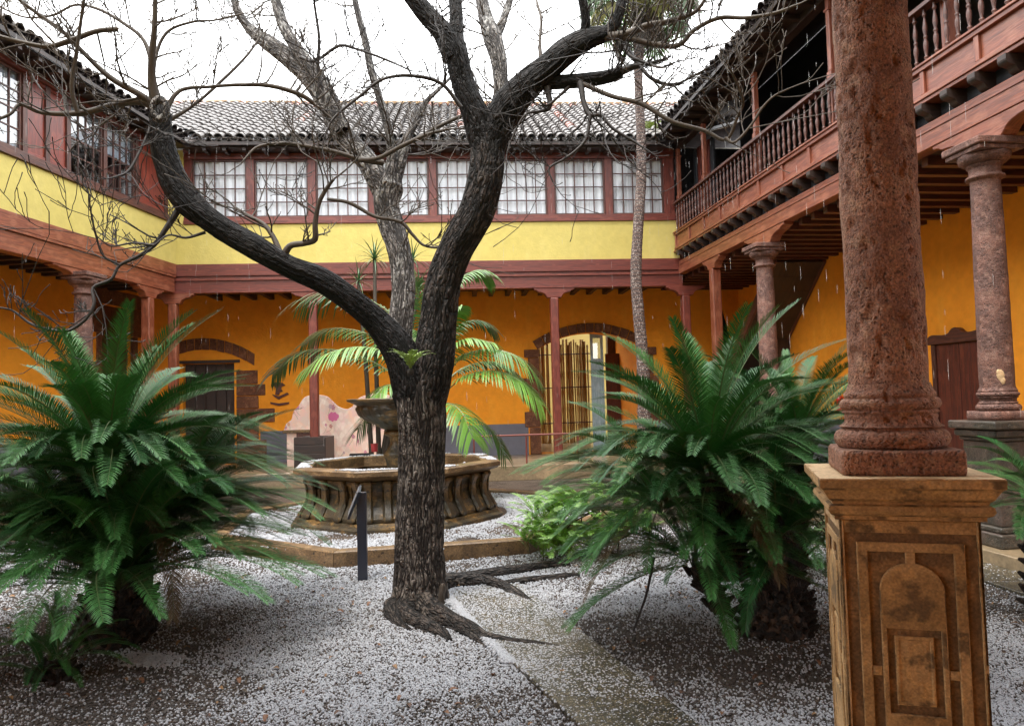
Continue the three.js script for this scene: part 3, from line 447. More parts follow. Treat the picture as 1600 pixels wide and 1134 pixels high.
  for (let px = -LL + 0.2; px < -0.6; px += 0.42) part(roof, 'rafter', bx(px, px + 0.08, EAVEY - 0.16, EAVEY - 0.092, 0.042, EAVEZ - 0.06, 0.004), MAT.dark);
}
// ---------------------------------------------------------------- near wing, the gallery the photograph is taken from (its ceiling, beam and wall shade the near column)
const A = V(1.478, 0, -2.897);
const NEAR = frame(A.clone(), thB);
{
  const o = thing('near_wing', 'near gallery of the courtyard behind the red stone column', 'building', A.toArray(), thB);
  part(o, 'rear_wall', bx(-9.2, 5.4, 0, 4.6, 3.6, 4.0, 0), MAT.orange); part(o, 'gallery_ceiling', bx(-9.2, 5.4, 4.52, 4.62, 0.15, 3.6, 0), MAT.dark);
  part(o, 'beam', bx(-9.2, 3.2, 4.24, 4.86, -0.12, 0.12), MAT.red); part(o, 'upper_wall', bx(-9.2, 3.2, 4.862, 7.4, -0.05, 0.16, 0), MAT.yellow);
  const d = roofDeck(-9.2, 5.4, EAVEY, 0.5, 4.4, 0, 0); d.rotateY(Math.PI); d.translate(-3.8, 0, 0); part(o, 'roof', d, MAT.tileDark);
  const g = bx(-9.2, 5.4, 0, FLS, -0.42, 4.0, 0.012); g.applyMatrix4(new THREE.Matrix4().makeRotationY(thB).setPosition(A)); struct('gallery_floor', g, MAT.floor);
}
// ---------------------------------------------------------------- timber posts with carved brackets
function bracketG(half, h, depth) { // carved shoe under the beam
  const s = new THREE.Shape(), r = (k) => { s.lineTo(k * half, h); s.lineTo(k * half, h * 0.82); s.quadraticCurveTo(k * half * 0.86, h * 0.8, k * half * 0.82, h * 0.62); s.lineTo(k * half * 0.72, h * 0.58); s.quadraticCurveTo(k * half * 0.45, h * 0.5, k * half * 0.40, h * 0.18); s.lineTo(k * half * 0.34, 0); };
  s.moveTo(0, h); r(1); s.lineTo(-half * 0.34, 0); s.lineTo(-half * 0.40, h * 0.18); s.quadraticCurveTo(-half * 0.45, h * 0.5, -half * 0.72, h * 0.58); s.lineTo(-half * 0.82, h * 0.62); s.quadraticCurveTo(-half * 0.86, h * 0.8, -half, h * 0.82); s.lineTo(-half, h); s.closePath();
  const g = extr(s, depth, 0.008, 0); g.translate(0, 0, -depth / 2); return g;
}
function post(label, fr, x, z, turn, floor, top, m) {
  const o = thing('wooden_post', label, 'post', fr.world(x, floor, z).toArray(), fr.turn + turn, 'timber posts of the galleries');
  const h = top - floor;
  part(o, 'shaft', uvBox(new RoundedBoxGeometry(0.19, h - 0.32, 0.19, 2, 0.03).translate(0, (h - 0.32) / 2 + 0.1, 0), 1), m);
  part(o, 'footing', bx(-0.14, 0.14, 0, 0.1, -0.14, 0.14, 0.02), MAT.greyStone);
  const b = part(o, 'bracket', bracketG(0.46, 0.22, 0.17), m); b.position.y = h - 0.22;
  return o;
}
const bX = (px) => BACK.pt(px, 480, -0.1).x;
post('red wooden post in front of the pink painted panel, left of the fountain bowl', BACK, bX(489), -0.1, 0, FLB, 4.228, MAT.red);
post('red wooden post of the back gallery standing before the left side of the stone archway', BACK, bX(866), -0.1, 0, FLB, 4.228, MAT.red);
post('wooden post hidden behind the bare tree trunk at the back gallery', BACK, bX(677), -0.1, 0, FLB, 4.228, MAT.red);
post('orange-red wooden post in the far left corner of the courtyard', BACK, bX(271), -0.08, 0, FLB, 4.228, MAT.redPale);
post('brown-red wooden post in the far right corner of the courtyard', BACK, bX(1071), -0.08, 0, FLB, 4.228, MAT.red);
post('slim orange wooden post between the left stone column and the far left corner', LEFT, LEFT.pt(230, 470, -0.1).x, -0.1, 0, FLS, 4.238, MAT.redPale);
post('red wooden post beside the dark end doorway of the right gallery', RIGHT, RIGHT.pt(1119, 470, -0.1).x, -0.1, 0, FLS, 4.498, MAT.redPale);

// ---------------------------------------------------------------- stone columns
function columnParts(o, base, seedv, hi, top) { // from the pedestal's top to the beam
  const y0 = base, seg = hi ? 128 : 48, step = hi ? 0.016 : 0.04, w = hi ? 0.008 : 0.006, m = hi ? MAT.columnStone : MAT.greyStone;
  const pl = new THREE.BoxGeometry(0.42, 0.092, 0.42, hi ? 40 : 10, hi ? 10 : 3, hi ? 40 : 10), p = pl.attributes.position;
  for (let i = 0; i < p.count; i++) { let x = p.getX(i), y = p.getY(i), z = p.getZ(i); const e = Math.pow(Math.abs(x / 0.21), 14) * Math.pow(Math.abs(z / 0.21), 14) + Math.pow(Math.abs(y / 0.046), 8) * (Math.pow(Math.abs(x / 0.21), 14) + Math.pow(Math.abs(z / 0.21), 14)); const k = 1 - 0.035 * Math.min(1.5, e) + (fbm3(x * 14 + seedv, y * 14, z * 14, 3) - 0.5) * 0.03; p.setXYZ(i, x * k, y, z * k); }
  pl.translate(0, y0 + 0.046, 0); const plg = mergeVertices((pl.deleteAttribute('normal'), pl.deleteAttribute('uv'), pl)); plg.computeVertexNormals();
  const pp = plg.attributes.position, uv = new Float32Array(pp.count * 2); for (let i = 0; i < pp.count; i++) { uv[i * 2] = pp.getX(i) + pp.getZ(i) * 0.9; uv[i * 2 + 1] = pp.getY(i) + pp.getZ(i) * 0.2; } plg.setAttribute('uv', new THREE.BufferAttribute(uv, 2));
  part(o, 'plinth', plg, m);
  const b = y0 + 0.09;
  const baseP = [[0.15, b], ...arc(0.165, b + 0.038, 0.038, -Math.PI / 2, Math.PI / 2, 8).map(([r, y]) => [r + 0.0, y]), [0.178, b + 0.082], ...arc(0.190, b + 0.112, 0.028, -Math.PI / 2 - 0.2, -Math.PI * 1.5 + 0.2, 6), [0.176, b + 0.148], ...arc(0.170, b + 0.172, 0.022, -Math.PI / 2, Math.PI / 2, 6), [0.176, b + 0.200], [0.176, b + 0.212], [0.166, b + 0.224], [0.157, b + 0.25]];
  if (hi) baseP.forEach((q) => { if (q[1] > b + 0.13) q[0] *= 0.93; });
  part(o, 'base', lathe(dense(baseP, step * 0.6), seg, w * 0.8, 9, seedv), m);
  const s0 = b + 0.25, s1 = top - 0.40, sh = []; for (let i = 0; i <= 20; i++) { const t = i / 20; sh.push([(0.157 - 0.019 * t * t) * (hi ? 0.91 : 1), lerp(s0, s1, t)]); }
  part(o, 'shaft', lathe(dense(sh, step), seg, w, 7, seedv + 5), m);
  const c = s1, capP = [[0.138, c], [0.150, c + 0.015], [0.178, c + 0.02], [0.184, c + 0.035], [0.178, c + 0.05], [0.150, c + 0.056], [0.146, c + 0.14], [0.165, c + 0.15], [0.168, c + 0.17], ...arc(0.165, c + 0.255, 0.08, -Math.PI / 2, 0, 6), [0.245, c + 0.27], [0.1, c + 0.271]];
  part(o, 'capital', lathe(dense(capP, step), seg, w * 0.7, 9, seedv + 9), m);
  part(o, 'abacus', merge([bx(-0.25, 0.25, c + 0.272, c + 0.32, -0.25, 0.25, 0.012), bx(-0.275, 0.275, c + 0.322, c + 0.399, -0.275, 0.275, 0.016)]), m);
}
function stoneColumn(fr, x, z, top) {
  const o = thing('stone_column', 'x', 'column', fr.world(x, FLS, z).toArray(), fr.turn, 'stone columns of the side galleries');
  part(o, 'pedestal', merge([bx(-0.31, 0.31, 0, 0.14, -0.31, 0.31, 0.02), bx(-0.28, 0.28, 0.142, 0.2, -0.28, 0.28, 0.02), bx(-0.235, 0.235, 0.202, 1.04, -0.235, 0.235, 0.012), bx(-0.26, 0.26, 1.042, 1.08, -0.26, 0.26, 0.014), bx(-0.295, 0.295, 1.082, 1.16, -0.295, 0.295, 0.03), bx(-0.33, 0.33, 1.162, 1.245, -0.33, 0.33, 0.018)]), MAT.darkStone);
  columnParts(o, 1.247, 3, false, top); // heights from the floor
  return o;
}
const colB = stoneColumn(RIGHT, RIGHT.pt(1549, 480, 0).x, -0.02, 4.12);
colB.userData.label = 'pitted grey-brown stone column on a dark pedestal in front of the red gallery door';
const colD = stoneColumn(LEFT, LEFT.pt(131, 480, 0).x, -0.02, 4.03); colD.userData.label = 'stone column of the left gallery rising behind the large left sago palm';
const cloneCol = (fr, x, label) => { const o = (fr === LEFT ? colD : colB).clone(); o.name = numbered('stone_column'); o.position.copy(fr.world(x, FLS, -0.02)); o.rotation.y = fr.turn; o.userData = { ...o.userData, label }; scene.add(o); return o; };
cloneCol(RIGHT, RIGHT.pt(1196, 480, 0).x, 'pinkish stone column of the right gallery standing before the dark staircase');
cloneCol(LEFT, LEFT.pt(131, 480, 0).x - 3.6, 'stone column of the left gallery nearest the viewer');
cloneCol(RIGHT, RIGHT.pt(1549, 480, 0).x + 4.4, 'stone column in the near right corner of the courtyard');
{ // mended patch of pale plaster on the shaft
  const gs = []; for (const [a, y, w, h] of [[0.75, 1.70, 0.42, 0.10], [0.86, 1.645, 0.3, 0.07], [0.62, 1.73, 0.2, 0.05]]) { const g = new THREE.SphereGeometry(1, 14, 8); const p = g.attributes.position; for (let i = 0; i < p.count; i++) { const t = a + p.getX(i) * w * (1 + 0.25 * noise3(p.getY(i) * 3, a * 9, 1)) / 2, r = 0.150 + 0.012 * p.getZ(i), yy = y + p.getY(i) * h / 2 * (1 + 0.3 * noise3(p.getX(i) * 3, 5, a)); p.setXYZ(i, Math.sin(t) * r, yy, Math.cos(t) * r); } g.computeVertexNormals(); gs.push(uvBox(g)); }
  const o = part(colB, 'plaster_patch', merge(gs), MAT.cream); o.rotation.y = 0.35;
}
for (const [fr, xs, y1, lab, h] of [[RIGHT, [RIGHT.pt(1549, 480, 0).x, RIGHT.pt(1196, 480, 0).x, RIGHT.pt(1549, 480, 0).x + 4.4], 4.498, 'right_wing', 0.225], [LEFT, [LEFT.pt(131, 480, 0).x, LEFT.pt(131, 480, 0).x - 3.6], 4.238, 'left_wing', 0.13]]) {
  const wing = scene.children.find((c) => c.name === lab), g = bracketG(0.75, h, 0.18);
  for (const x of xs) part(wing, 'beam_bracket', g, MAT.redPale).position.set(x, y1 - h, -0.1);
}

// ---------------------------------------------------------------- the near red stone column on its painted pedestal
{
  const o = thing('stone_column', 'large rough red stone column nearest the viewer on an ochre painted pedestal with arched panels', 'column', A.toArray(), -0.288);
  const hw = 0.2175, core = 0.2075, p = part(o, 'pedestal', bx(-core, core, 0, 1.27, -core, core, 0.004), MAT.umber); p.scale.set(1.06, 1, 1.06);
  const cap = [[0.2185, 1.272], [0.232, 1.275], [0.232, 1.288], [0.246, 1.296], [0.254, 1.31], [0.250, 1.326], [0.238, 1.332], [0.240, 1.342], [0.252, 1.352], [0.262, 1.372], [0.270, 1.386], [0.280, 1.394], [0.281, 1.423]];
  { // square moulded cap
    const pos = [], q = (a, b, c, d) => { for (const k of [a, b, c, a, c, d]) pos.push(...k); }, C = ([r, y]) => [[-r, y, r], [r, y, r], [r, y, -r], [-r, y, -r]];
    for (let i = 0; i < cap.length - 1; i++) { const a = C(cap[i]), b = C(cap[i + 1]); for (let k = 0; k < 4; k++) q(a[k], a[(k + 1) % 4], b[(k + 1) % 4], b[k]); }
    const t = C(cap.at(-1)), u = C(cap[0]); q(t[0], t[1], t[2], t[3]); q(u[3], u[2], u[1], u[0]);
    const g = new THREE.BufferGeometry(); g.setAttribute('position', new THREE.Float32BufferAttribute(pos, 3)); g.computeVertexNormals(); part(p, 'cap', uvBox(g), MAT.ochre);
    part(p, 'cap_slab', bx(-0.279, 0.279, 1.4235, 1.428, -0.279, 0.279, 0), MAT.cream);
  }
  // relief of each face: bead at the corners, border, arch on a stem, square frame
  const hole = (outer, inner) => { const s = poly(outer); s.holes.push(new THREE.Path(inner.map(([x, y]) => new THREE.Vector2(x, y)))); return s; };
  const rect = (a, b, c, d) => [[a, c], [b, c], [b, d], [a, d]];
  const slab = (s, t, b = 0.003) => extr(s, t, b).translate(0, 0, core);
  const border = slab(hole(rect(-0.166, 0.166, 0.20, 1.192), rect(-0.132, 0.132, 0.235, 1.158)), 0.010);
  const archS = (() => { const s = new THREE.Shape(); s.moveTo(-0.1, 0.235); s.lineTo(-0.1, 1.02); s.absarc(0, 1.02, 0.1, Math.PI, 0, true); s.lineTo(0.1, 0.235); s.closePath(); const h = new THREE.Path(rect(-0.083, 0.083, 0.585, 0.885).map(([x, y]) => new THREE.Vector2(x, y))); s.holes.push(h); return s; })();
  const arch = slab(archS, 0.012), stem = slab(poly(rect(-0.015, 0.015, 1.116, 1.158)), 0.010), bars = merge([slab(poly(rect(-0.132, -0.102, 0.715, 0.748)), 0.009), slab(poly(rect(0.102, 0.132, 0.715, 0.748)), 0.009)]);
  const inner = slab(hole(rect(-0.060, 0.060, 0.615, 0.860), rect(-0.047, 0.047, 0.63, 0.845)), 0.008), centre = slab(poly(rect(-0.047, 0.047, 0.63, 0.845)), 0.004, 0);
  const edge = merge([bx(-hw, -hw + 0.012, 0, 1.271, core - 0.004, hw, 0.004), bx(hw - 0.012, hw, 0, 1.271, core - 0.004, hw, 0.004), bx(-hw + 0.012, hw - 0.012, 1.225, 1.271, core, core + 0.007, 0.003)]);
  for (let k = 0; k < 4; k++) for (const [n, g, m] of [['border', border, MAT.ochre], ['arched_panel', arch, MAT.ochre], ['stem', stem, MAT.ochre], ['cross_bar', bars, MAT.ochre], ['square_frame', inner, MAT.ochre], ['centre_panel', centre, MAT.ochre], ['corner_bead', edge, k === 3 ? MAT.cream : MAT.ochre]]) { const q = part(p, n, g, m); q.rotation.y = k * Math.PI / 2; }
  columnParts(o, 1.4285, 17, true, 4.235);
}

// ---------------------------------------------------------------- fountain
const FC = V(-1.68, 0, -10.62), FROT = 0.19;
function octLoft(profile, sub = 6, wear = 0.008) { // [circumradius, height] rings round an octagon
  const n = 8 * sub, pos = [], idx = [], uv = [];
  profile.forEach(([R, y], j) => { for (let i = 0; i <= n; i++) { const k = Math.floor(i / sub) % 8, t = (i % sub) / sub, a0 = (k + 0.5) * Math.PI / 4, a1 = a0 + Math.PI / 4; const x = R * lerp(Math.cos(a0), Math.cos(a1), t), z = R * lerp(Math.sin(a0), Math.sin(a1), t), w = 1 + (fbm3(x * 5, y * 9, z * 5, 3) - 0.5) * wear; pos.push(x * w, y, z * w); uv.push(i / n * 8 * 1.15, y + j * 0.02); } });
  for (let j = 0; j < profile.length - 1; j++) for (let i = 0; i < n; i++) { const a = j * (n + 1) + i, b = a + n + 1; idx.push(a, b, a + 1, b, b + 1, a + 1); }
  const g = new THREE.BufferGeometry(); g.setAttribute('position', new THREE.Float32BufferAttribute(pos, 3)); g.setAttribute('uv', new THREE.Float32BufferAttribute(uv, 2)); g.setIndex(idx); const f = g.toNonIndexed(); f.computeVertexNormals(); return f;
}
{
  const o = thing('fountain', 'octagonal carved stone fountain with a raised bowl, behind the bare tree', 'fountain', FC.toArray(), FROT); o.scale.set(0.92, 1, 0.92);
  part(o, 'base_step', octLoft([[1.3, 0], [1.76, 0], [1.76, 0.10], [1.74, 0.12], [1.68, 0.125], [1.68, 0.17], [1.60, 0.19], [1.58, 0.23], [1.3, 0.235]]), MAT.fountainStone);
  const body = [[1.52, 0.236], [1.53, 0.28], [1.49, 0.34], [1.42, 0.42], [1.375, 0.52], [1.37, 0.6], [1.40, 0.66], [1.43, 0.70], [1.42, 0.735], [1.38, 0.75]];
  part(o, 'basin', octLoft(body), MAT.fountainStone);
  part(o, 'rim', octLoft([[1.34, 0.745], [1.46, 0.755], [1.52, 0.775], [1.60, 0.80], [1.64, 0.825], [1.64, 0.88], [1.62, 0.895], [1.40, 0.90], [1.38, 0.885], [1.37, 0.5], [0.02, 0.5]]), MAT.kerbStone);
  // scrolled ribs standing proud on each face
  const ap = Math.cos(Math.PI / 8), ribP = [[1.40, 0.236], [1.575, 0.236], [1.585, 0.28], [1.55, 0.34], [1.49, 0.43], [1.45, 0.52], [1.45, 0.60], [1.48, 0.67], [1.505, 0.71], [1.49, 0.745], [1.40, 0.748]].map(([r, y]) => [r * ap, y]);
  const rg = extr(new THREE.Shape(new THREE.SplineCurve(ribP.slice(1, -1).map(([x, y]) => new THREE.Vector2(x, y))).getPoints(24).concat([new THREE.Vector2(ribP.at(-1)[0], ribP.at(-1)[1]), new THREE.Vector2(ribP[0][0], ribP[0][1])])), 0.14, 0.03); rg.translate(0, 0, -0.07);
  for (let k = 0; k < 8; k++) for (const s of [-0.46, -0.19, 0.19, 0.46]) { const r = part(o, 'rib', rg, MAT.fountainStone), a = k * Math.PI / 4; r.rotation.y = -a; r.position.set(-Math.sin(a) * s, 0, Math.cos(a) * s); }
  const lobes = (g, n, k) => { const p = g.attributes.position; for (let i = 0; i < p.count; i++) { const x = p.getX(i), z = p.getZ(i), y = p.getY(i), f = 1 + k * Math.abs(Math.sin(Math.atan2(z, x) * n / 2)) * sstep(1.36, 1.44, y) * (1 - sstep(1.66, 1.71, y)); p.setX(i, x * f); p.setZ(i, z * f); } g.computeVertexNormals(); return g; };
  part(o, 'stem', lathe(dense([[0.30, 0.5], [0.30, 0.62], [0.26, 0.66], [0.20, 0.70], [0.16, 0.80], [0.19, 0.92], [0.22, 1.0], [0.15, 1.08], [0.11, 1.16], [0.12, 1.24], [0.20, 1.28], [0.20, 1.32], [0.13, 1.34]], 0.03), 40, 0.004, 8), MAT.fountainStone);
  part(o, 'bowl', lobes(lathe(dense([[0.10, 1.335], [0.22, 1.36], [0.30, 1.40], [0.33, 1.43], [0.36, 1.44], [0.46, 1.49], [0.56, 1.56], [0.60, 1.64], [0.61, 1.70], [0.66, 1.73], [0.76, 1.765], [0.77, 1.79], [0.74, 1.80], [0.62, 1.75], [0.55, 1.66], [0.3, 1.5], [0.02, 1.47]], 0.03), 96, 0.004, 8), 16, 0.07), MAT.fountainStone);
  part(o, 'water', new THREE.CylinderGeometry(1.26, 1.26, 0.02, 8).rotateY(0).translate(0, 0.70, 0), phy({ color: new THREE.Color(0.10, 0.11, 0.10), roughness: 0.05, clearcoat: 1, clearcoatRoughness: 0.03 }));
}
const onRim = (px, py, h = 0.9) => onGround(px, py, h);
{
  const p = onRim(585, 706, 0.9), o = thing('cup', 'small red tumbler standing on the fountain rim', 'cup', p.toArray());
  part(o, 'body', lathe([[0.045, 0.002], [0.052, 0.004], [0.064, 0.14], [0.06, 0.14], [0.048, 0.012], [0.001, 0.012]], 24), phy({ color: new THREE.Color(0.55, 0.06, 0.07), roughness: 0.3, transmission: 0.2, thickness: 0, clearcoat: 0.6 }));
  part(o, 'lip', new THREE.TorusGeometry(0.062, 0.003, 8, 24).rotateX(Math.PI / 2).translate(0, 0.14, 0), MAT.redPaint);
}
{
  const p = onRim(562, 712, 0.9), o = thing('tray', 'flat black tray lying on the fountain rim', 'tray', p.toArray(), 0.15);
  part(o, 'board', bx(-0.16, 0.16, 0, 0.02, -0.09, 0.09), MAT.iron); part(o, 'edge', merge([bx(-0.16, 0.16, 0.02, 0.035, 0.08, 0.09, 0.002), bx(-0.16, 0.16, 0.02, 0.035, -0.09, -0.08, 0.002)]), MAT.iron);
}
{ // kerb round the fountain bed, of separate stones
  const C = V(-1.42, 0, -10.62), o = thing('fountain_kerb', 'low octagonal stone kerb around the gravel bed of the fountain', 'kerb', C.toArray(), 0.2), R = 2.78, r = 2.60;
  for (let k = 0; k < 8; k++) for (let j = 0; j < 2; j++) {
    const a0 = (k + 0.5) * Math.PI / 4, a1 = a0 + Math.PI / 4, P = (rad, t) => [rad * lerp(Math.cos(a0), Math.cos(a1), t), rad * lerp(Math.sin(a0), Math.sin(a1), t)], t0 = j / 2 + 0.0015, t1 = (j + 1) / 2 - 0.0015;
    const g = extr(poly([P(R, t0), P(R, t1), P(r, t1), P(r, t0)]), 0.19 + rr(-0.004, 0.004), 0.012); g.rotateX(Math.PI / 2); g.translate(0, 0.175, 0); part(o, 'kerb_stone', g, MAT.kerbStone);
  }
  const bed = new THREE.CircleGeometry(2.61, 8, Math.PI / 8); bed.rotateX(-Math.PI / 2); const p = bed.attributes.position, uv = bed.attributes.uv; for (let i = 0; i < p.count; i++) uv.setXY(i, p.getX(i), p.getZ(i)); bed.rotateY(0.2); bed.translate(C.x, 0.125, C.z); struct('gravel_bed', bed, MAT.gravel);
}
// ---------------------------------------------------------------- paving let into the gravel, slab by slab
{
  const o = thing('stone_path', 'wet stone slab path running from the tree base to the lower right', 'path'); o.userData.kind = 'structure'; delete o.userData.category;
  const L = [[697, 930], [745, 985], [800, 1040], [858, 1095], [930, 1165]], Rr = [[800, 908], [880, 968], [962, 1034], [1042, 1097], [1130, 1168]];
  for (let k = 0; k < 4; k++) { const q = [L[k], Rr[k], Rr[k + 1], L[k + 1]].map(([x, y]) => onGround(x, y)), c = q.reduce((s, v) => s.add(v), V(0, 0, 0)).multiplyScalar(0.25), s = poly(q.map((v) => { const d = v.clone().sub(c); d.multiplyScalar(1 - 0.006 / d.length()); return [c.x + d.x, -(c.z + d.z)]; })); const g = extr(s, 0.045, 0.006); g.rotateX(-Math.PI / 2); g.translate(0, -0.012 + rr(-0.002, 0.002), 0); part(o, 'slab', g, MAT.slab); }
}
{
  const o = thing('paving_strip', 'strip of brown wet paving slabs along the bottom edge of the view', 'paving', NEAR.world(0, 0, 0).toArray(), thB); o.userData.kind = 'structure'; delete o.userData.category;
  for (let k = 0; k < 7; k++) { const x0 = -5.6 + k * 0.62; part(o, 'slab', bx(x0 + 0.004, x0 + 0.616, -0.03, 0.012 + rr(0, 0.003), -1.16, -0.43, 0.006), MAT.slab); }
}
{
  const o = thing('edge_paving', 'wet greenish paving slabs along the step of the right gallery', 'paving', CR.toArray(), RIGHT.turn); o.userData.kind = 'structure'; delete o.userData.category;
  for (let k = 0; k < 14; k++) { const x0 = 1.2 + k * 0.9; part(o, 'slab', bx(x0 + 0.004, x0 + 0.896, -0.03, 0.03 + rr(0, 0.004), 0.43, 0.95, 0.008), MAT.slab); }
}
// ---------------------------------------------------------------- small furniture
{
  const g = onGround(567, 907), o = thing('sign_post', 'slim dark steel sign post with a small tilted panel in front of the fountain', 'sign post', g.toArray(), 0.05);
  part(o, 'post', bx(-0.047, 0.047, 0, 0.865, -0.03, 0.03, 0.004), MAT.steel);
  const pn_ = part(o, 'panel', bx(-0.15, 0.15, -0.012, 0.012, -0.11, 0.11, 0.004), MAT.steel); pn_.position.set(-0.08, 0.76, -0.06); pn_.rotation.set(0.2, 0.1, 1.15);
  part(pn_, 'plate', bx(-0.135, 0.135, 0.0125, 0.015, -0.095, 0.095, 0), std({ color: new THREE.Color(0.25, 0.27, 0.3), roughness: 0.35 }));
}
{ // painted scalloped board against the back gallery wall
  const z = -0.75, P = (x, y) => { const p = BACK.pt(x, y, z); return [p.x, p.y - FLB]; }, org = BACK.world(0, FLB, z);
  const top = [[443, 672], [447, 662], [455, 655], [458, 643], [466, 634], [474, 622], [486, 617], [500, 617], [511, 620], [520, 628], [528, 635], [540, 639], [550, 635], [556, 626], [566, 619], [584, 615], [606, 617], [622, 630], [632, 648], [640, 672]].map(([x, y]) => P(x, y));
  const cv = document.createElement('canvas'); cv.width = 1024; cv.height = 512; const c = cv.getContext('2d'); c.fillStyle = '#cdb6aa'; c.fillRect(0, 0, 1024, 512);
  for (let k = 0; k < 900; k++) { c.fillStyle = ['rgba(226,170,172,.25)', 'rgba(236,222,208,.3)', 'rgba(206,170,160,.2)', 'rgba(230,180,150,.25)'][k % 4]; c.beginPath(); c.ellipse(rnd() * 1024, rnd() * 512, rr(6, 40), rr(5, 26), rnd() * 3, 0, 7); c.fill(); }
  for (let k = 0; k < 46; k++) { const x = rnd() * 1024, y = rnd() * 512, s = rr(6, 18); c.strokeStyle = ['#8d8a72', '#6f7a66', '#a58a7c'][k % 3]; c.lineWidth = 2.5; c.beginPath(); c.moveTo(x, y); c.quadraticCurveTo(x + rr(-40, 40), y + 20, x + rr(-50, 50), y + rr(20, 60)); c.stroke(); c.fillStyle = ['#b9788c', '#bd8b6c', '#b37a72', '#a98d94', '#a4707e'][k % 5]; for (let a = 0; a < 6; a++) { c.beginPath(); c.ellipse(x + Math.cos(a) * s * 0.6, y + Math.sin(a) * s * 0.6, s * 0.5, s * 0.36, a, 0, 7); c.fill(); } }
  c.fillStyle = '#bd5f88'; for (let a = 0; a < 7; a++) { c.beginPath(); c.ellipse(400 + Math.cos(a) * 26, 210 + Math.sin(a) * 12, 22, 14, a * 0.5, 0, 7); c.fill(); }
  const t = new THREE.CanvasTexture(cv); t.colorSpace = THREE.SRGBColorSpace; const x0 = top[0][0], w = top.at(-1)[0] - x0;
  const s = new THREE.Shape(); s.moveTo(x0 + 0.06, 0); s.lineTo(x0 + 0.06, top[0][1] - 0.02); s.lineTo(...top[0]); s.splineThru(top.slice(1).map(([x, y]) => new THREE.Vector2(x, y))); s.lineTo(top.at(-1)[0] - 0.06, top.at(-1)[1] - 0.04); s.lineTo(top.at(-1)[0] - 0.06, 0); s.closePath();
  const g = extr(s, 0.14, 0.012), uv = g.attributes.uv, p = g.attributes.position; for (let i = 0; i < p.count; i++) uv.setXY(i, (p.getX(i) - x0) / w, p.getY(i) / 1.9); g.translate(0, 0, -0.14);
  const o = thing('painted_board', 'pink and cream painted board with scalloped top and flowers behind the fountain', 'painted board', org.toArray(), thB); part(o, 'panel', g, std({ map: t, roughness: 0.7 }));
  const led = part(o, 'ledge', bx(x0 - 0.02, P(488, 672)[0], top[0][1] - 0.07, top[0][1], 0, 0.05, 0.015), std({ map: MAT.kerbStone.map, roughness: 0.7 })); led.userData.label = 'greenish curled ledge';
  part(o, 'niche', bx(P(463, 676)[0], P(488, 676)[0], 0.1, top[0][1] - 0.08, 0.002, 0.02, 0.003), MAT.brown);
}
{
  const z = 0.1, a = BACK.pt(466, 700, z), b = BACK.pt(516, 700, z), t = BACK.pt(490, 682, z).y - FLB, w = (b.x - a.x) / 2, o = thing('planter_box', 'square dark planter box at the foot of the red post', 'planter', BACK.world((a.x + b.x) / 2, FLB, z).toArray(), thB - 0.1);
  const sh = poly([[-w, -w], [w, -w], [w, w], [-w, w]]); sh.holes.push(new THREE.Path([[-w + 0.04, -w + 0.04], [w - 0.04, -w + 0.04], [w - 0.04, w - 0.04], [-w + 0.04, w - 0.04]].map(([x, y]) => new THREE.Vector2(x, y))));
  const g = extr(sh, t, 0.01); g.rotateX(-Math.PI / 2); part(o, 'box', g, MAT.dark); part(o, 'soil', bx(-w + 0.045, w - 0.045, t - 0.15, t - 0.06, -w + 0.045, w - 0.045, 0.02), std({ color: new THREE.Color(0.03, 0.022, 0.016), roughness: 0.95 }));
  for (let k = 0; k < 4; k++) part(o, 'board', bx(-w + 0.012, w - 0.012, 0.02 + k * t / 4, 0.008 + (k + 1) * t / 4, w + 0.001, w + 0.014, 0.005), MAT.dark);
}
{ // dark figured ornament on the back wall
  const z = wallZ, P = (x, y) => { const p = BACK.pt(x, y, z); return [p.x, p.y]; }, o = thing('wall_ornament', 'small dark brown ornament fixed on the orange wall beside the pink board', 'ornament', BACK.world(0, 0, z + 0.004).toArray(), thB);
  const S = (l) => extr(poly(l.map(([x, y]) => P(x, y))), 0.03, 0.004); const m = std({ color: new THREE.Color(0.10, 0.03, 0.018), roughness: 0.6 });
  part(o, 'figure', S([[423, 602], [430, 597], [441, 598], [446, 602], [440, 604], [439, 608], [442, 611], [437, 613], [436, 617], [430, 616], [431, 608], [429, 603]]), m); part(o, 'scroll', S([[425, 616], [436, 619], [449, 613], [451, 616], [440, 621], [436, 624], [430, 621]]), m); part(o, 'bar', S([[422, 628], [436, 630], [452, 628], [451, 631], [436, 634], [423, 631]]), m);
}
{ // red rail of the back gallery
  const z = 0.35, a = BACK.pt(738, 681, z), b = BACK.pt(905, 678, z), L = b.x - a.x, y = (a.y + b.y) / 2 - FLB, o = thing('handrail', 'thin red horizontal rail on the back gallery right of the tree', 'rail', BACK.world(a.x, FLB, z).toArray(), thB);
  part(o, 'bar', new THREE.CylinderGeometry(0.022, 0.022, L, 12).rotateZ(Math.PI / 2).translate(L / 2, y, 0), MAT.redPaint); for (const x of [0.03, L / 2, L - 0.03]) part(o, 'upright', new THREE.CylinderGeometry(0.018, 0.018, y, 10).translate(x, y / 2, 0), MAT.redPaint);
}
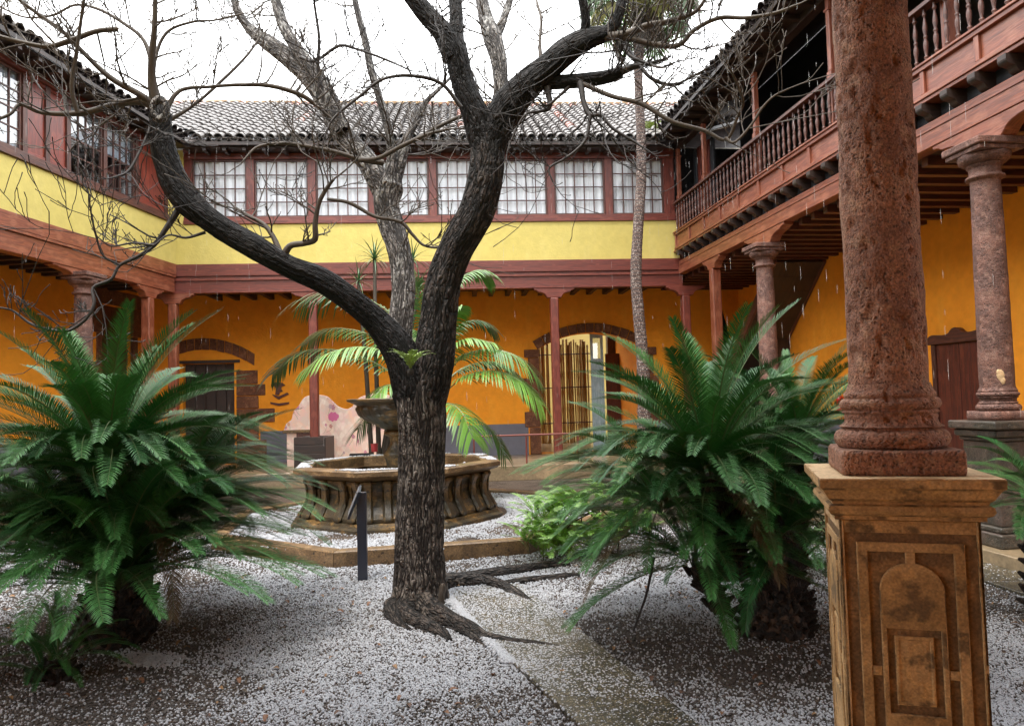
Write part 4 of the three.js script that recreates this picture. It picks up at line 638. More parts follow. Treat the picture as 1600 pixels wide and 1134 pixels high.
{ // cane screen in the patio behind the archway
  const rz = wallZ - 3.4, z = rz - 0.7, a = BACK.pt(836, 600, z).x, b = BACK.pt(921, 600, z).x, top = BACK.pt(880, 535, z).y - FLB, o = thing('cane_screen', 'tall screen of upright yellow canes seen through the stone archway', 'screen', BACK.world(0, FLB, z).toArray(), thB);
  const cm = [rgb(196, 160, 92), rgb(176, 136, 72), rgb(214, 184, 120)].map((c) => std({ map: rep(tex(128, (u, v) => scl(mix3(c, scl(c, 0.75), pf(u, v, 12, 3, 3, 2)), 0.9 + 0.2 * pf(u, v, 40, 10, 2, 5))), 1), roughness: 0.55 }));
  for (let x = a, k = 0; x < b; k++) { const r = rr(0.022, 0.036), h = top + rr(-0.12, 0.1), pts = []; for (let i = 0; i <= 24; i++) { const y = h * i / 24; pts.push([r * (i % 4 === 0 ? 1.1 : 0.96), y]); } const g = lathe(pts, 8); const c = part(o, 'cane', g, cm[k % 3]); c.position.set(x, 0, rr(-0.015, 0.015)); c.rotation.set(rr(-0.008, 0.008), k, rr(-0.012, 0.012)); x += r * 1.9 + rr(0, 0.015) + (rnd() < 0.12 ? 0.03 : 0); }
  for (const y of [top * 0.2, top * 0.55, top * 0.88]) part(o, 'tie_rail', new THREE.CylinderGeometry(0.018, 0.018, b - a + 0.1, 8).rotateZ(Math.PI / 2 + 0.01).translate((a + b) / 2, y, 0.05), MAT.brown);
  const p2 = thing('patio_wall', 'pale yellow wall of the small patio beyond the archway', 'wall', BACK.world(0, 0, rz - 3.4).toArray(), thB); part(p2, 'face', bx(a - 2, b + 4, 0, 4.6, -0.3, 0, 0.01), MAT.paleYellow); part(p2, 'coping', bx(a - 2.1, b + 4.1, 4.602, 4.7, -0.34, 0.04), MAT.kerbStone);
}
{ // timber stair rising along the wall of the right gallery
  const o = thing('staircase', 'dark timber staircase rising under the right gallery ceiling against the orange wall', 'stairs', CR.toArray(), RIGHT.turn), z0 = -2.33, z1 = -1.22, xa = -1.9, xb = 2.22, ya = 0.78, yb = 4.34, n = 18, s = (yb - ya) / (xb - xa);
  const str = poly([[xa, ya], [xb, yb], [xb, yb + 0.22], [xa, ya + 0.38]]);
  for (const z of [z0, z1 - 0.06]) part(o, 'stringer', extr(str, 0.06, 0.005, 0).translate(0, 0, z), MAT.brown);
  for (let k = 0; k < 14; k++) { const u0 = lerp(xa, xb, k / 14), u1 = lerp(xa, xb, (k + 1) / 14) - 0.008; const g = extr(poly([[u0, ya + (u0 - xa) * s + 0.01], [u1, ya + (u1 - xa) * s + 0.01], [u1, ya + (u1 - xa) * s + 0.035], [u0, ya + (u0 - xa) * s + 0.035]]), z1 - z0 - 0.124, 0); part(o, 'soffit_board', g.translate(0, 0, z0 + 0.062), MAT.dark); }
  for (let k = 0; k < n; k++) { const x = lerp(xa, xb, k / n); part(o, 'tread', bx(x, x + 0.28, ya + (x - xa) * s + 0.30, ya + (x - xa) * s + 0.335, z0 + 0.06, z1 - 0.06), MAT.brown); }
  part(o, 'cupboard', bx(-1.2, 0.55, FLS, 2.9, z0, z0 + 0.3), MAT.dark);
}
{ // red extinguisher on the far wall, half behind the near column
  const p = RIGHT.pt(1314, 640, -2.24), o = thing('fire_extinguisher', 'small red extinguisher on the orange wall just left of the near column base', 'extinguisher', RIGHT.world(p.x, p.y - 0.06, -2.24).toArray());
  part(o, 'cylinder', lathe([[0.001, 0], [0.07, 0], [0.078, 0.02], [0.078, 0.26], [0.065, 0.31], [0.03, 0.335], [0.024, 0.35]], 24), phy({ color: new THREE.Color(0.6, 0.03, 0.02), roughness: 0.3, clearcoat: 0.7 })); part(o, 'valve', merge([lathe([[0.022, 0.35], [0.022, 0.39], [0.001, 0.39]], 12), bx(-0.015, 0.07, 0.385, 0.40, -0.012, 0.012)]), MAT.iron);
}

// ---------------------------------------------------------------- tubes along curves
function catmull(pts, step) { // pts: {p: Vector3, r}
  const c = new THREE.CatmullRomCurve3(pts.map((q) => q.p), false, 'centripetal'), rc = new THREE.CatmullRomCurve3(pts.map((q) => V(q.r, 0, 0))), L = c.getLength(), n = Math.max(2, Math.ceil(L / step)), out = [];
  const cum = [0]; for (let i = 1; i < pts.length; i++) cum.push(cum[i - 1] + Math.sqrt(pts[i].p.distanceTo(pts[i - 1].p)));
  for (let i = 0; i <= n; i++) { const t = i / n, f = t * (pts.length - 1), k = Math.min(pts.length - 2, Math.floor(f)); out.push({ p: c.getPoint(t), r: lerp(pts[k].r, pts[k + 1].r, f - k) }); }
  return out;
}
function tube(path, sides, o = {}) { // o: amp (share of radius), wave, k (texture turns), cap
  const n = path.length, pos = [], uv = [], idx = []; let N = V(0, 0, 1), s = 0; const T = V(), B = V();
  for (let i = 0; i < n; i++) {
    T.subVectors(path[Math.min(n - 1, i + 1)].p, path[Math.max(0, i - 1)].p).normalize();
    N.addScaledVector(T, -N.dot(T)); if (N.lengthSq() < 1e-5) N.set(1, 0, 0).addScaledVector(T, -T.x); N.normalize(); B.crossVectors(T, N);
    if (i) s += path[i].p.distanceTo(path[i - 1].p);
    for (let j = 0; j <= sides; j++) {
      const a = j / sides * Math.PI * 2, ca = Math.cos(a), sa = Math.sin(a); let r = path[i].r;
      if (o.amp) { const q = o.wave ?? 4, w = fbm3(ca * 1.3 + 3, s * 1.2, sa * 1.3, 2) * 1.4, rd = Math.abs(noise3(ca * q + w, s * 2.2 + w * 2 + (o.sd ?? 0), sa * q) - 0.5) * 2, r2 = Math.abs(noise3(ca * q * 2.3, s * 6 + 9, sa * q * 2.3 + w) - 0.5) * 2; r *= 1 + o.amp * (Math.min(1, rd * 1.7) - 0.6 + 0.35 * r2) + (o.lump ?? 0.05) * (fbm3(ca * 1.1 + 7, s * 2.5 + (o.sd ?? 0), sa * 1.1, 2) - 0.5) * 2; }
      if (o.fn) r = o.fn(r, a, s, i / (n - 1));
      pos.push(path[i].p.x + r * (N.x * ca + B.x * sa), path[i].p.y + r * (N.y * ca + B.y * sa), path[i].p.z + r * (N.z * ca + B.z * sa)); uv.push(j / sides * (o.k ?? 1), s * (o.vs ?? 1.1));
    }
  }
  for (let i = 0; i < n - 1; i++) for (let j = 0; j < sides; j++) { const a = i * (sides + 1) + j, b = a + sides + 1; idx.push(a, a + 1, b, a + 1, b + 1, b); }
  const endc = pos.length / 3; pos.push(...path[n - 1].p.toArray()); uv.push(0, s); for (let j = 0; j < sides; j++) idx.push((n - 1) * (sides + 1) + j, (n - 1) * (sides + 1) + j + 1, endc);
  const g = new THREE.BufferGeometry(); g.setAttribute('position', new THREE.Float32BufferAttribute(pos, 3)); g.setAttribute('uv', new THREE.Float32BufferAttribute(uv, 2)); g.setIndex(idx); g.computeVertexNormals();
  const nn = g.attributes.normal; for (let i = 0; i < n; i++) { const a = i * (sides + 1), b = a + sides, v = V().fromBufferAttribute(nn, a).add(V().fromBufferAttribute(nn, b)).normalize(); nn.setXYZ(a, v.x, v.y, v.z); nn.setXYZ(b, v.x, v.y, v.z); }
  return g;
}
// [px, py, width in px, depth] rows read from the photograph to a path in metres
const limbPath = (rows, step) => catmull(rows.map(([x, y, w, d]) => ({ p: at(x, y, d), r: w / 2 / F * d })), step);

// ---------------------------------------------------------------- the bare tree
const treeBase = onGround(655, 938).setY(0);
{
  const o = thing('bare_tree', 'leafless old tree with furrowed dark bark and forked limbs in the middle of the courtyard', 'tree', treeBase.toArray()), D = 6.5;
  const add = (name, g, m, kind) => { g.translate(-treeBase.x, -treeBase.y, -treeBase.z); return part(o, name, g, m, kind); };
  const trunk = limbPath([[657, 965, 104, D], [656, 940, 98, D], [656, 915, 88, D], [655, 870, 81, D], [656, 800, 78, D], [658, 720, 78, D], [658, 650, 82, D], [656, 615, 84, D], [654, 590, 78, 6.55], [652, 568, 60, 6.6], [650, 552, 30, 6.62]], 0.014);
  trunk.forEach((q) => (q.r *= 0.9)); add('trunk', tube(trunk, 128, { amp: 0.085, wave: 7, k: 3, lump: 0.04, fn: (r, a, s, t) => r * (1 + 0.16 * Math.exp(-s / 0.10) * (0.5 + 0.5 * Math.sin(a * 4 + 1))) }), MAT.bark);
  add('limb', tube(limbPath([[664, 660, 50, D], [668, 615, 62, 6.48], [676, 565, 64, 6.46], [684, 505, 56, 6.45], [693, 440, 52, 6.42], [712, 390, 53, 6.4], [742, 335, 55, 6.37], [757, 285, 56, 6.35], [762, 240, 53, 6.35], [760, 215, 48, 6.35]], 0.018), 72, { amp: 0.10, wave: 6, k: 2, sd: 3 }), MAT.barkMid);
  add('limb', tube(limbPath([[764, 250, 48, 6.36], [752, 205, 48, 6.34], [737, 165, 39, 6.3], [722, 125, 36, 6.28], [712, 80, 36, 6.25], [706, 60, 34, 6.25]], 0.018), 56, { amp: 0.09, wave: 5, k: 2, sd: 5 }), MAT.barkDark);
  add('limb', tube(limbPath([[757, 250, 48, 6.36], [775, 205, 50, 6.34], [795, 165, 54, 6.3], [825, 132, 46, 6.25], [855, 106, 40, 6.2], [885, 80, 40, 6.15], [915, 62, 34, 6.1], [948, 52, 24, 6.08]], 0.018), 56, { amp: 0.10, wave: 5, k: 2, sd: 8 }), MAT.barkDark);
  add('limb', tube(limbPath([[650, 620, 40, 6.55], [632, 575, 44, 6.6], [624, 530, 40, 6.62], [628, 480, 36, 6.7], [630, 440, 37, 6.8], [624, 395, 36, 6.9], [613, 358, 39, 7.0], [604, 322, 38, 7.05], [608, 292, 44, 7.1], [612, 272, 30, 7.1]], 0.02), 56, { amp: 0.09, wave: 5, k: 2, sd: 13 }), MAT.barkPale);
  add('limb', tube(limbPath([[650, 665, 44, D], [646, 615, 62, 6.46], [628, 555, 54, 6.42], [590, 505, 41, 6.38], [550, 470, 38, 6.3], [500, 437, 38, 6.22], [450, 416, 34, 6.15], [400, 387, 40, 6.1], [350, 359, 38, 6.05], [322, 340, 38, 6.02], [296, 318, 44, 6.0], [270, 280, 42, 5.98], [256, 240, 38, 5.96], [251, 205, 33, 5.95], [250, 178, 34, 5.95], [249, 166, 20, 5.95]], 0.018), 64, { amp: 0.10, wave: 5, k: 2, sd: 21, lump: 0.07 }), MAT.barkDark);
  // [material, depth start, depth end, rows of x, y, width]
  const B = [
    ['P', 7.1, 7.5, [[603, 305, 38], [575, 255, 34], [535, 208, 30], [513, 170, 29], [488, 125, 34], [447, 88, 28], [416, 65, 24], [390, 45, 16], [372, 18, 12], [362, -15, 10]]],
    ['P', 7.1, 7.3, [[535, 205, 24], [518, 160, 24], [500, 125, 22], [470, 85, 20], [445, 45, 18], [430, 0, 16], [425, -20, 15]]],
    ['P', 7.05, 7.2, [[604, 300, 26], [612, 250, 16], [607, 205, 13], [593, 155, 12], [580, 110, 12], [570, 62, 11], [560, 25, 10], [551, -15, 9]]],
    ['P', 7.1, 7.4, [[612, 290, 28], [625, 250, 20], [636, 215, 14], [650, 190, 11], [665, 160, 8], [685, 140, 6], [703, 122, 4]]],
    ['D', 6.26, 6.2, [[712, 90, 38], [692, 50, 34], [665, 20, 30], [640, -12, 28]]],
    ['D', 6.26, 6.3, [[712, 85, 30], [713, 40, 22], [710, -15, 20]]],
    ['P', 6.38, 6.8, [[772, 225, 26], [781, 160, 22], [780, 100, 24], [770, 60, 30], [760, 30, 22], [750, -12, 18]]],
    ['P', 6.7, 6.9, [[772, 62, 18], [785, 35, 13], [800, -10, 10]]],
    ['D', 6.12, 6.0, [[906, 68, 20], [915, 40, 15], [908, -12, 14]]],
    ['D', 6.1, 6.05, [[945, 54, 22], [962, 35, 17], [975, -12, 16]]],
    ['D', 6.26, 6.1, [[835, 128, 24], [880, 128, 22], [925, 124, 22], [955, 118, 21], [971, 112, 18]]],
    ['T', 5.95, 5.7, [[246, 172, 20], [238, 130, 13], [238, 90, 11], [240, 45, 9], [243, -10, 7]]],
    ['T', 5.95, 5.5, [[246, 172, 18], [222, 158, 12], [185, 164, 11], [140, 173, 10], [105, 178, 9], [60, 175, 7], [30, 164, 6], [14, 176, 5], [-8, 186, 5]]],
    ['T', 5.95, 5.5, [[246, 168, 16], [224, 150, 11], [170, 120, 9], [130, 82, 8], [100, 50, 7], [62, 25, 6], [22, -4, 5]]],
    ['T', 5.6, 5.4, [[185, 46, 8], [150, 50, 8], [112, 64, 9], [75, 73, 8], [40, 66, 7], [-6, 55, 6]]],
    ['T', 5.95, 6.1, [[240, 100, 8], [222, 60, 6], [195, 35, 6], [150, 12, 5], [118, 8, 4], [80, 22, 4], [40, 26, 3], [-5, 10, 3]]],
    ['T', 5.95, 6.3, [[254, 176, 9], [280, 140, 6], [330, 134, 5], [372, 132, 6], [420, 134, 7], [470, 150, 8], [496, 165, 7]]],
    ['T', 5.95, 6.1, [[252, 170, 8], [240, 110, 6], [260, 50, 5], [300, 33, 4], [335, 30, 3], [368, 22, 3]]],
    ['T', 6.0, 6.4, [[258, 190, 7], [300, 165, 5], [345, 125, 5], [385, 85, 4], [410, 55, 3]]],
    ['T', 6.15, 6.3, [[437, 400, 12], [430, 372, 8], [412, 352, 7], [388, 338, 6], [368, 324, 4]]],
    ['T', 6.15, 6.0, [[442, 402, 13], [452, 384, 10], [474, 380, 9], [490, 376, 9], [492, 350, 8], [498, 318, 7], [512, 292, 6], [522, 280, 4]]],
    ['T', 6.6, 6.7, [[512, 312, 5], [545, 318, 6], [585, 338, 6], [628, 348, 6], [645, 368, 5], [664, 384, 4], [690, 384, 4], [705, 372, 3]]],
    ['K', 5.98, 5.5, [[281, 322, 12], [262, 355, 9], [240, 385, 7], [214, 402, 6], [184, 415, 5], [172, 435, 5], [146, 451, 5], [145, 475, 5], [132, 500, 5], [110, 514, 5], [95, 519, 4], [50, 508, 4], [18, 484, 3], [-5, 481, 3]]],
    ['K', 5.6, 5.4, [[184, 415, 4], [160, 398, 3], [150, 365, 3], [141, 335, 2.5], [139, 305, 2]]],
    ['K', 5.7, 5.6, [[240, 385, 4], [205, 380, 3], [172, 383, 2.5], [155, 372, 2]]],
    ['K', 6.0, 5.8, [[322, 362, 5], [290, 371, 4], [262, 366, 3], [240, 384, 2.5]]],
    ['K', 5.98, 5.6, [[240, 180, 7], [232, 205, 5], [214, 240, 4], [196, 268, 4], [178, 278, 3]]],
    ['T', 5.6, 5.4, [[122, 176, 7], [112, 140, 7], [118, 80, 6], [128, 30, 5], [132, -8, 4]]],
    ['T', 6.08, 5.7, [[945, 56, 14], [980, 60, 11], [1025, 70, 9], [1060, 72, 8], [1087, 48, 7], [1122, 30, 7], [1165, 27, 6], [1210, 22, 5], [1245, 8, 4]]],
    ['T', 6.08, 5.8, [[940, 60, 15], [975, 53, 12], [1012, 40, 10], [1050, 30, 8], [1087, 16, 6], [1108, -8, 5]]],
    ['K', 6.08, 5.8, [[975, 60, 9], [984, 85, 6], [1010, 98, 5], [1032, 106, 4], [1045, 100, 3]]],
    ['K', 6.1, 5.8, [[978, 75, 8], [1000, 100, 6], [1020, 124, 6], [1050, 132, 5], [1085, 118, 4], [1112, 104, 3]]],
    ['K', 5.85, 5.7, [[1052, 132, 4], [1060, 145, 3], [1075, 155, 3], [1078, 168, 2.5]]],
    ['T', 6.1, 5.5, [[905, 130, 8], [955, 149, 8], [1000, 162, 8], [1050, 188, 7], [1100, 203, 6], [1134, 216, 5], [1150, 186, 5], [1162, 160, 5], [1150, 130, 4], [1138, 105, 3]]],
    ['T', 5.55, 5.4, [[1134, 216, 5], [1146, 221, 4.5], [1176, 194, 4], [1190, 170, 4], [1210, 152, 3], [1232, 140, 3]]],
    ['K', 6.1, 5.9, [[907, 130, 12], [911, 158, 9], [922, 180, 7], [938, 180, 6], [958, 198, 5], [994, 222, 4], [1007, 230, 3]]],
    ['K', 6.0, 5.9, [[922, 180, 6], [916, 218, 5], [900, 235, 4], [878, 250, 4], [857, 264, 3], [862, 282, 2.5]]],
    ['K', 6.2, 6.1, [[855, 135, 11], [860, 168, 7], [842, 174, 5], [822, 177, 4], [800, 215, 3], [792, 240, 2.5]]],
    ['K', 6.2, 6.1, [[893, 132, 7], [872, 152, 5], [852, 165, 4], [840, 156, 3], [826, 162, 2.5]]],
    ['T', 6.2, 6.4, [[846, 96, 7], [843, 60, 5], [845, 30, 5], [838, 0, 4]]],
    ['K', 6.0, 5.8, [[720, 170, 7], [690, 130, 6], [640, 118, 6], [600, 122, 5], [560, 150, 5], [520, 185, 4], [508, 215, 3]]],
    ['T', 7.1, 6.8, [[655, 215, 6], [690, 195, 6], [730, 180, 6], [752, 178, 5]]],
    ['T', 6.9, 6.6, [[600, 255, 10], [560, 250, 8], [530, 240, 7], [480, 228, 6], [440, 225, 5], [400, 232, 4], [380, 250, 3]]],
    ['T', 6.8, 6.5, [[560, 250, 7], [590, 245, 7], [630, 228, 7], [670, 210, 6], [700, 200, 4]]],
    ['K', 7.0, 6.7, [[510, 165, 8], [495, 110, 6], [500, 60, 5], [492, 10, 4], [490, -10, 4]]],
    ['K', 7.0, 6.8, [[470, 90, 6], [490, 95, 5], [530, 70, 5], [560, 78, 4], [610, 95, 4], [640, 110, 3]]],
  ];
  const mats = { P: MAT.barkPale, D: MAT.barkDark, T: MAT.twig, K: MAT.twigDark }, seeds = [], twigs = { T: [], K: [] };
  B.forEach(([m, d0, d1, rows], i) => {
    const n = rows.length, big = rows[0][2] > 14 && (m === 'P' || m === 'D'), path = limbPath(rows.map(([x, y, w], k) => [x + (big ? 0 : rr(-2, 2)), y + (big ? 0 : rr(-2, 2)), w, lerp(d0, d1, k / (n - 1))]), big ? 0.02 : 0.03);
    add(big ? 'limb' : 'branch', tube(path, big ? 40 : 9, big ? { amp: 0.09, wave: 4, k: 1, sd: i * 3 } : { amp: 0.1, wave: 2, lump: 0.1, sd: i * 3, vs: 2 }), mats[m]);
    if (rows[0][2] < 40) seeds.push([path, m === 'P' || m === 'T' ? 'T' : 'K', m]);
  });
  // twigs: kinked, forking, with stubby tips
  const up = V(0, 1, 0);
  function grow(p, dir, len, r, lvl, key) {
    const n = 4 + Math.floor(rnd() * 4), path = [{ p: p.clone(), r }], d = dir.clone().normalize(); let q = p.clone();
    for (let i = 0; i < n; i++) {
      d.x += rr(-0.26, 0.26); d.y += rr(-0.16, 0.24); d.z += rr(-0.26, 0.26); d.normalize(); q = q.clone().addScaledVector(d, len / n * rr(0.7, 1.3)); path.push({ p: q, r: Math.max(0.0028, r * (1 - 0.6 * (i + 1) / n)) });
      if (lvl > 0 && rnd() < 0.55) { const c = d.clone().add(V(rr(-1, 1), rr(-0.3, 1.0), rr(-1, 1))); grow(q, c, len * rr(0.35, 0.65), Math.max(0.003, path.at(-1).r * 0.75), lvl - 1, key); }
    }
    path.at(-1).r *= 1.35; twigs[key].push(tube(path, 5, { vs: 3 }));
  }
  for (const [path, key, m] of seeds) {
    const L = path.reduce((s, q, i) => s + (i ? q.p.distanceTo(path[i - 1].p) : 0), 0), cnt = Math.round(L * (m === 'P' ? 7 : 10));
    for (let k = 0; k < cnt; k++) { const i = 1 + Math.floor(rr(0.12, 1) * (path.length - 2)), q = path[i], t = V().subVectors(q.p, path[i - 1].p).normalize(), side = V(rr(-1, 1), rr(-0.25, 1), rr(-1, 1)); side.addScaledVector(t, -side.dot(t)).normalize(); const dir = side.addScaledVector(t, 0.5); grow(q.p, dir, rnd() < 0.3 ? rr(0.5, 0.95) : rr(0.14, 0.5), clamp(q.r * 0.45, 0.0032, 0.009), rnd() < 0.6 ? 2 : 1, key); }
    const e = path.at(-1), t = V().subVectors(e.p, path.at(-2).p); grow(e.p, t, rr(0.15, 0.4), e.r * 0.8, 1, key);
  }
  add('twigs', merge(twigs.T), MAT.twig, 'stuff'); add('twigs', merge(twigs.K), MAT.twigDark, 'stuff');
  // healed knots on the left limb
  { const k = at(251, 172, 5.78); const g = new THREE.TorusGeometry(0.068, 0.03, 10, 24); g.scale(0.8, 1.15, 1); g.rotateY(0.1); g.translate(k.x, k.y, k.z + 0.02); add('knot', g, MAT.barkPale); }
  // roots over the gravel
  const root = (rows, lift = 0.15) => tube(catmull(rows.map(([x, y, w]) => { const g = onGround(x, y, 0), r = w / 2 / F * -g.z; g.y = r * lift; return { p: g, r }; }), 0.016), 28, { amp: 0.16, wave: 3, lump: 0.16, sd: rows[0][0], k: 1 });
  for (const rows of [[[668, 945, 46], [655, 950, 40], [632, 950, 32], [628, 958, 28], [645, 972, 30], [670, 984, 26], [690, 992, 20], [702, 1002, 9]], [[655, 945, 50], [675, 960, 40], [705, 976, 34], [735, 988, 30], [760, 1000, 20], [800, 1007, 18], [850, 1012, 15], [905, 1020, 9]], [[720, 985, 18], [750, 1004, 14], [775, 1016, 9], [790, 1024, 4]], [[665, 925, 46], [700, 915, 34], [740, 912, 32], [780, 920, 26], [805, 930, 20], [836, 946, 8]], [[690, 915, 26], [740, 904, 22], [800, 896, 20], [850, 888, 18], [890, 884, 12]], [[785, 918, 16], [830, 908, 15], [880, 903, 13], [905, 900, 8]], [[640, 945, 40], [615, 948, 26], [612, 962, 22], [622, 975, 16], [640, 985, 8]]]) add('root', root(rows), MAT.root);
  { const a = onGround(688, 952), g = tube([{ p: a.clone().setY(-0.02), r: 0.026 }, { p: a.clone().setY(0.1).add(V(0.012, 0, 0)), r: 0.027 }, { p: a.clone().setY(0.19).add(V(0.022, 0, 0)), r: 0.024 }, { p: a.clone().setY(0.215).add(V(0.024, 0, 0)), r: 0.01 }], 14, { amp: 0.1 }); add('root_stub', g, MAT.twig); }
}

// ---------------------------------------------------------------- feather leaves
const dark1 = [0.016, 0.092, 0.018], dark2 = [0.040, 0.150, 0.030], mid1 = [0.055, 0.16, 0.05];
function frond(curve, o) { // curve: points from the base outwards; leaflets to both sides
  const pos = [], col = [], n = o.n, c = new THREE.CatmullRomCurve3(curve), tri = (a, b, d, k) => { pos.push(a.x, a.y, a.z, b.x, b.y, b.z, d.x, d.y, d.z); for (let i = 0; i < 3; i++) col.push(...k); };
  const upRef = o.up ?? V(0, 1, 0), pts = [], R = o.rachis ?? 0.007; const segs = 14;
  for (let i = 0; i <= segs; i++) { const t = i / segs, p = c.getPoint(t), T = c.getTangent(t), S = V().crossVectors(T, upRef); if (S.lengthSq() < 1e-4) S.set(1, 0, 0); S.normalize(); const U = V().crossVectors(S, T).normalize(); pts.push([p, T, S, U, R * (1 - 0.8 * t)]); }
  for (let i = 0; i < segs; i++) { // a three-sided midrib
    const [p, , S, U, r] = pts[i], [q, , S2, U2, r2] = pts[i + 1], A = [p.clone().addScaledVector(S, r), p.clone().addScaledVector(U, r), p.clone().addScaledVector(S, -r)], Bq = [q.clone().addScaledVector(S2, r2), q.clone().addScaledVector(U2, r2), q.clone().addScaledVector(S2, -r2)];
    for (let k = 0; k < 3; k++) { const l = (k + 1) % 3; tri(A[k], A[l], Bq[k], o.rib); tri(A[l], Bq[l], Bq[k], o.rib); }
  }
  for (let s = -1; s <= 1; s += 2) for (let i = 0; i < n; i++) {
    const t = lerp(o.t0 ?? 0.12, 1, (i + rr(0, 0.5)) / n), p = c.getPoint(t), T = c.getTangent(t), S = V().crossVectors(T, upRef); if (S.lengthSq() < 1e-4) S.set(1, 0, 0); S.normalize().multiplyScalar(s); const U = V().crossVectors(T, S).multiplyScalar(-s).normalize(); if (U.dot(upRef) < 0) U.negate();
    const u = (t - (o.t0 ?? 0.12)) / (1 - (o.t0 ?? 0.12)), prof = Math.pow(Math.sin(Math.PI * clamp(0.13 + 0.80 * u)), o.pw ?? 0.7), len = o.len * prof * rr(0.9, 1.08), sw = (o.sweep ?? 0.9) - 0.35 * u + rr(-0.06, 0.06), ve = (o.vee ?? 0.35) + rr(-0.06, 0.06);
    const dir = T.clone().multiplyScalar(Math.cos(sw)).addScaledVector(S, Math.sin(sw) * Math.cos(ve)).addScaledVector(U, Math.sin(sw) * Math.sin(ve)).normalize(), wv = V().crossVectors(dir, U).normalize();
    const w = o.w * rr(0.85, 1.1), k = o.color(u), m = o.seg ?? 2; let prev = null;
    for (let j = 0; j <= m; j++) { const f = j / m, q = p.clone().addScaledVector(dir, len * f); q.y -= (o.droop ?? 0.1) * len * f * f; const ww = w * (j === m ? 0 : j === 0 ? 0.55 : 1 - 0.35 * f); const a = q.clone().addScaledVector(wv, ww / 2), b = q.clone().addScaledVector(wv, -ww / 2); if (prev) { tri(prev[0], prev[1], a, k); if (j < m) tri(prev[1], b, a, k); } prev = [a, b]; }
  }
  const g = new THREE.BufferGeometry(); g.setAttribute('position', new THREE.Float32BufferAttribute(pos, 3)); g.setAttribute('color', new THREE.Float32BufferAttribute(col, 3)); g.computeVertexNormals(); return g;
}
const bend = (L, e0, e1, n = 10, side = 0) => { const pts = [V(0, 0, 0)]; let p = V(0, 0, 0); for (let i = 0; i < n; i++) { const t = (i + 0.5) / n, e = lerp(e0, e1, Math.pow(t, 1.2)); p = p.clone().add(V(side * t * L / n, Math.sin(e) * L / n, Math.cos(e) * L / n)); pts.push(p); } return pts; };
const jit = (c, k = 0.25) => { const f = 1 + rr(-k, k), y = rr(-0.25, 0.35) * k; return [c[0] * f * (1 + y), c[1] * f, c[2] * f * (1 - y * 0.5)]; };
const sagoVar = {}; // shared shapes, a few for each steepness
function sagoFrond(kind, v) {
  return sagoVar[kind + v] ??= (() => {
    const [e0, e1] = { up: [1.42, 0.6], rise: [1.1, 0.0], arch: [0.8, -0.5], flat: [0.42, -0.6], low: [0.02, -0.7], hang: [0.25, -1.35], dead: [-0.15, -1.3] }[kind], side = rr(-0.35, 0.35);
    const base = kind === 'dead' ? [0.11, 0.075, 0.035] : v % 2 ? dark1 : dark2;
    return frond(bend(1.3 * rr(0.93, 1.07), e0 + rr(-0.1, 0.1), e1 + rr(-0.15, 0.15), 10, side), { n: 112, len: 0.172, w: 0.0078, t0: 0.13, sweep: 0.98, vee: 0.6, droop: 0.22, rib: [0.10, 0.13, 0.05], color: () => jit(base), rachis: 0.008 });
  })();
}
function sagoTrunk(p0, p1, r0, r1, n) { // stem clad in stubs of old leaves
  const L = p0.distanceTo(p1), gs = [tube(catmull([{ p: p0, r: r0 }, { p: p0.clone().lerp(p1, 0.5).add(V(0, 0.02, 0)), r: (r0 + r1) / 2 }, { p: p1, r: r1 }], 0.03), 20, { amp: 0.15, wave: 3, lump: 0.1 })];
  for (let i = 0; i < n; i++) { const t = (i + 0.5) / n, a = i * 2.399, r = lerp(r0, r1, t) * 0.92, q = p0.clone().lerp(p1, t), c = new THREE.CylinderGeometry(0.012, 0.034, rr(0.07, 0.12), 5); c.rotateZ(-1.0 + rr(-0.25, 0.25)); c.translate(r + 0.025, 0, 0); c.rotateY(a); c.translate(q.x, q.y, q.z); gs.push(c); }
  return merge(gs);
}
function sagoHead(o, centre, list, scale = 1, lean = V(0, 0, 0)) { // list: [kind, count]
  let a = rnd() * 6; for (const [kind, n] of list) for (let i = 0; i < n; i++) { a += 2.399 + rr(-0.2, 0.2); const m = part(o, 'frond', sagoFrond(kind, Math.floor(rnd() * 3)), MAT.sago), s = scale * rr(0.88, 1.1); m.position.copy(centre).add(V(Math.sin(a) * 0.05, rr(-0.05, 0.05), Math.cos(a) * 0.05)); m.rotation.set(lean.x, a, lean.z + rr(-0.1, 0.1), 'XZY'); m.scale.setScalar(s); }
}
function crownCore(o, c, r, h) { // woolly cone of new leaves at the heart of a head
  const g = lathe([[0.001, h], [r * 0.35, h * 0.75], [r * 0.8, h * 0.35], [r, 0], [r * 0.9, -h * 0.5], [0.01, -h * 0.6]], 20, 0.02, 20); g.translate(c.x, c.y, c.z); part(o, 'crown_core', g, MAT.sagoTrunk);
}
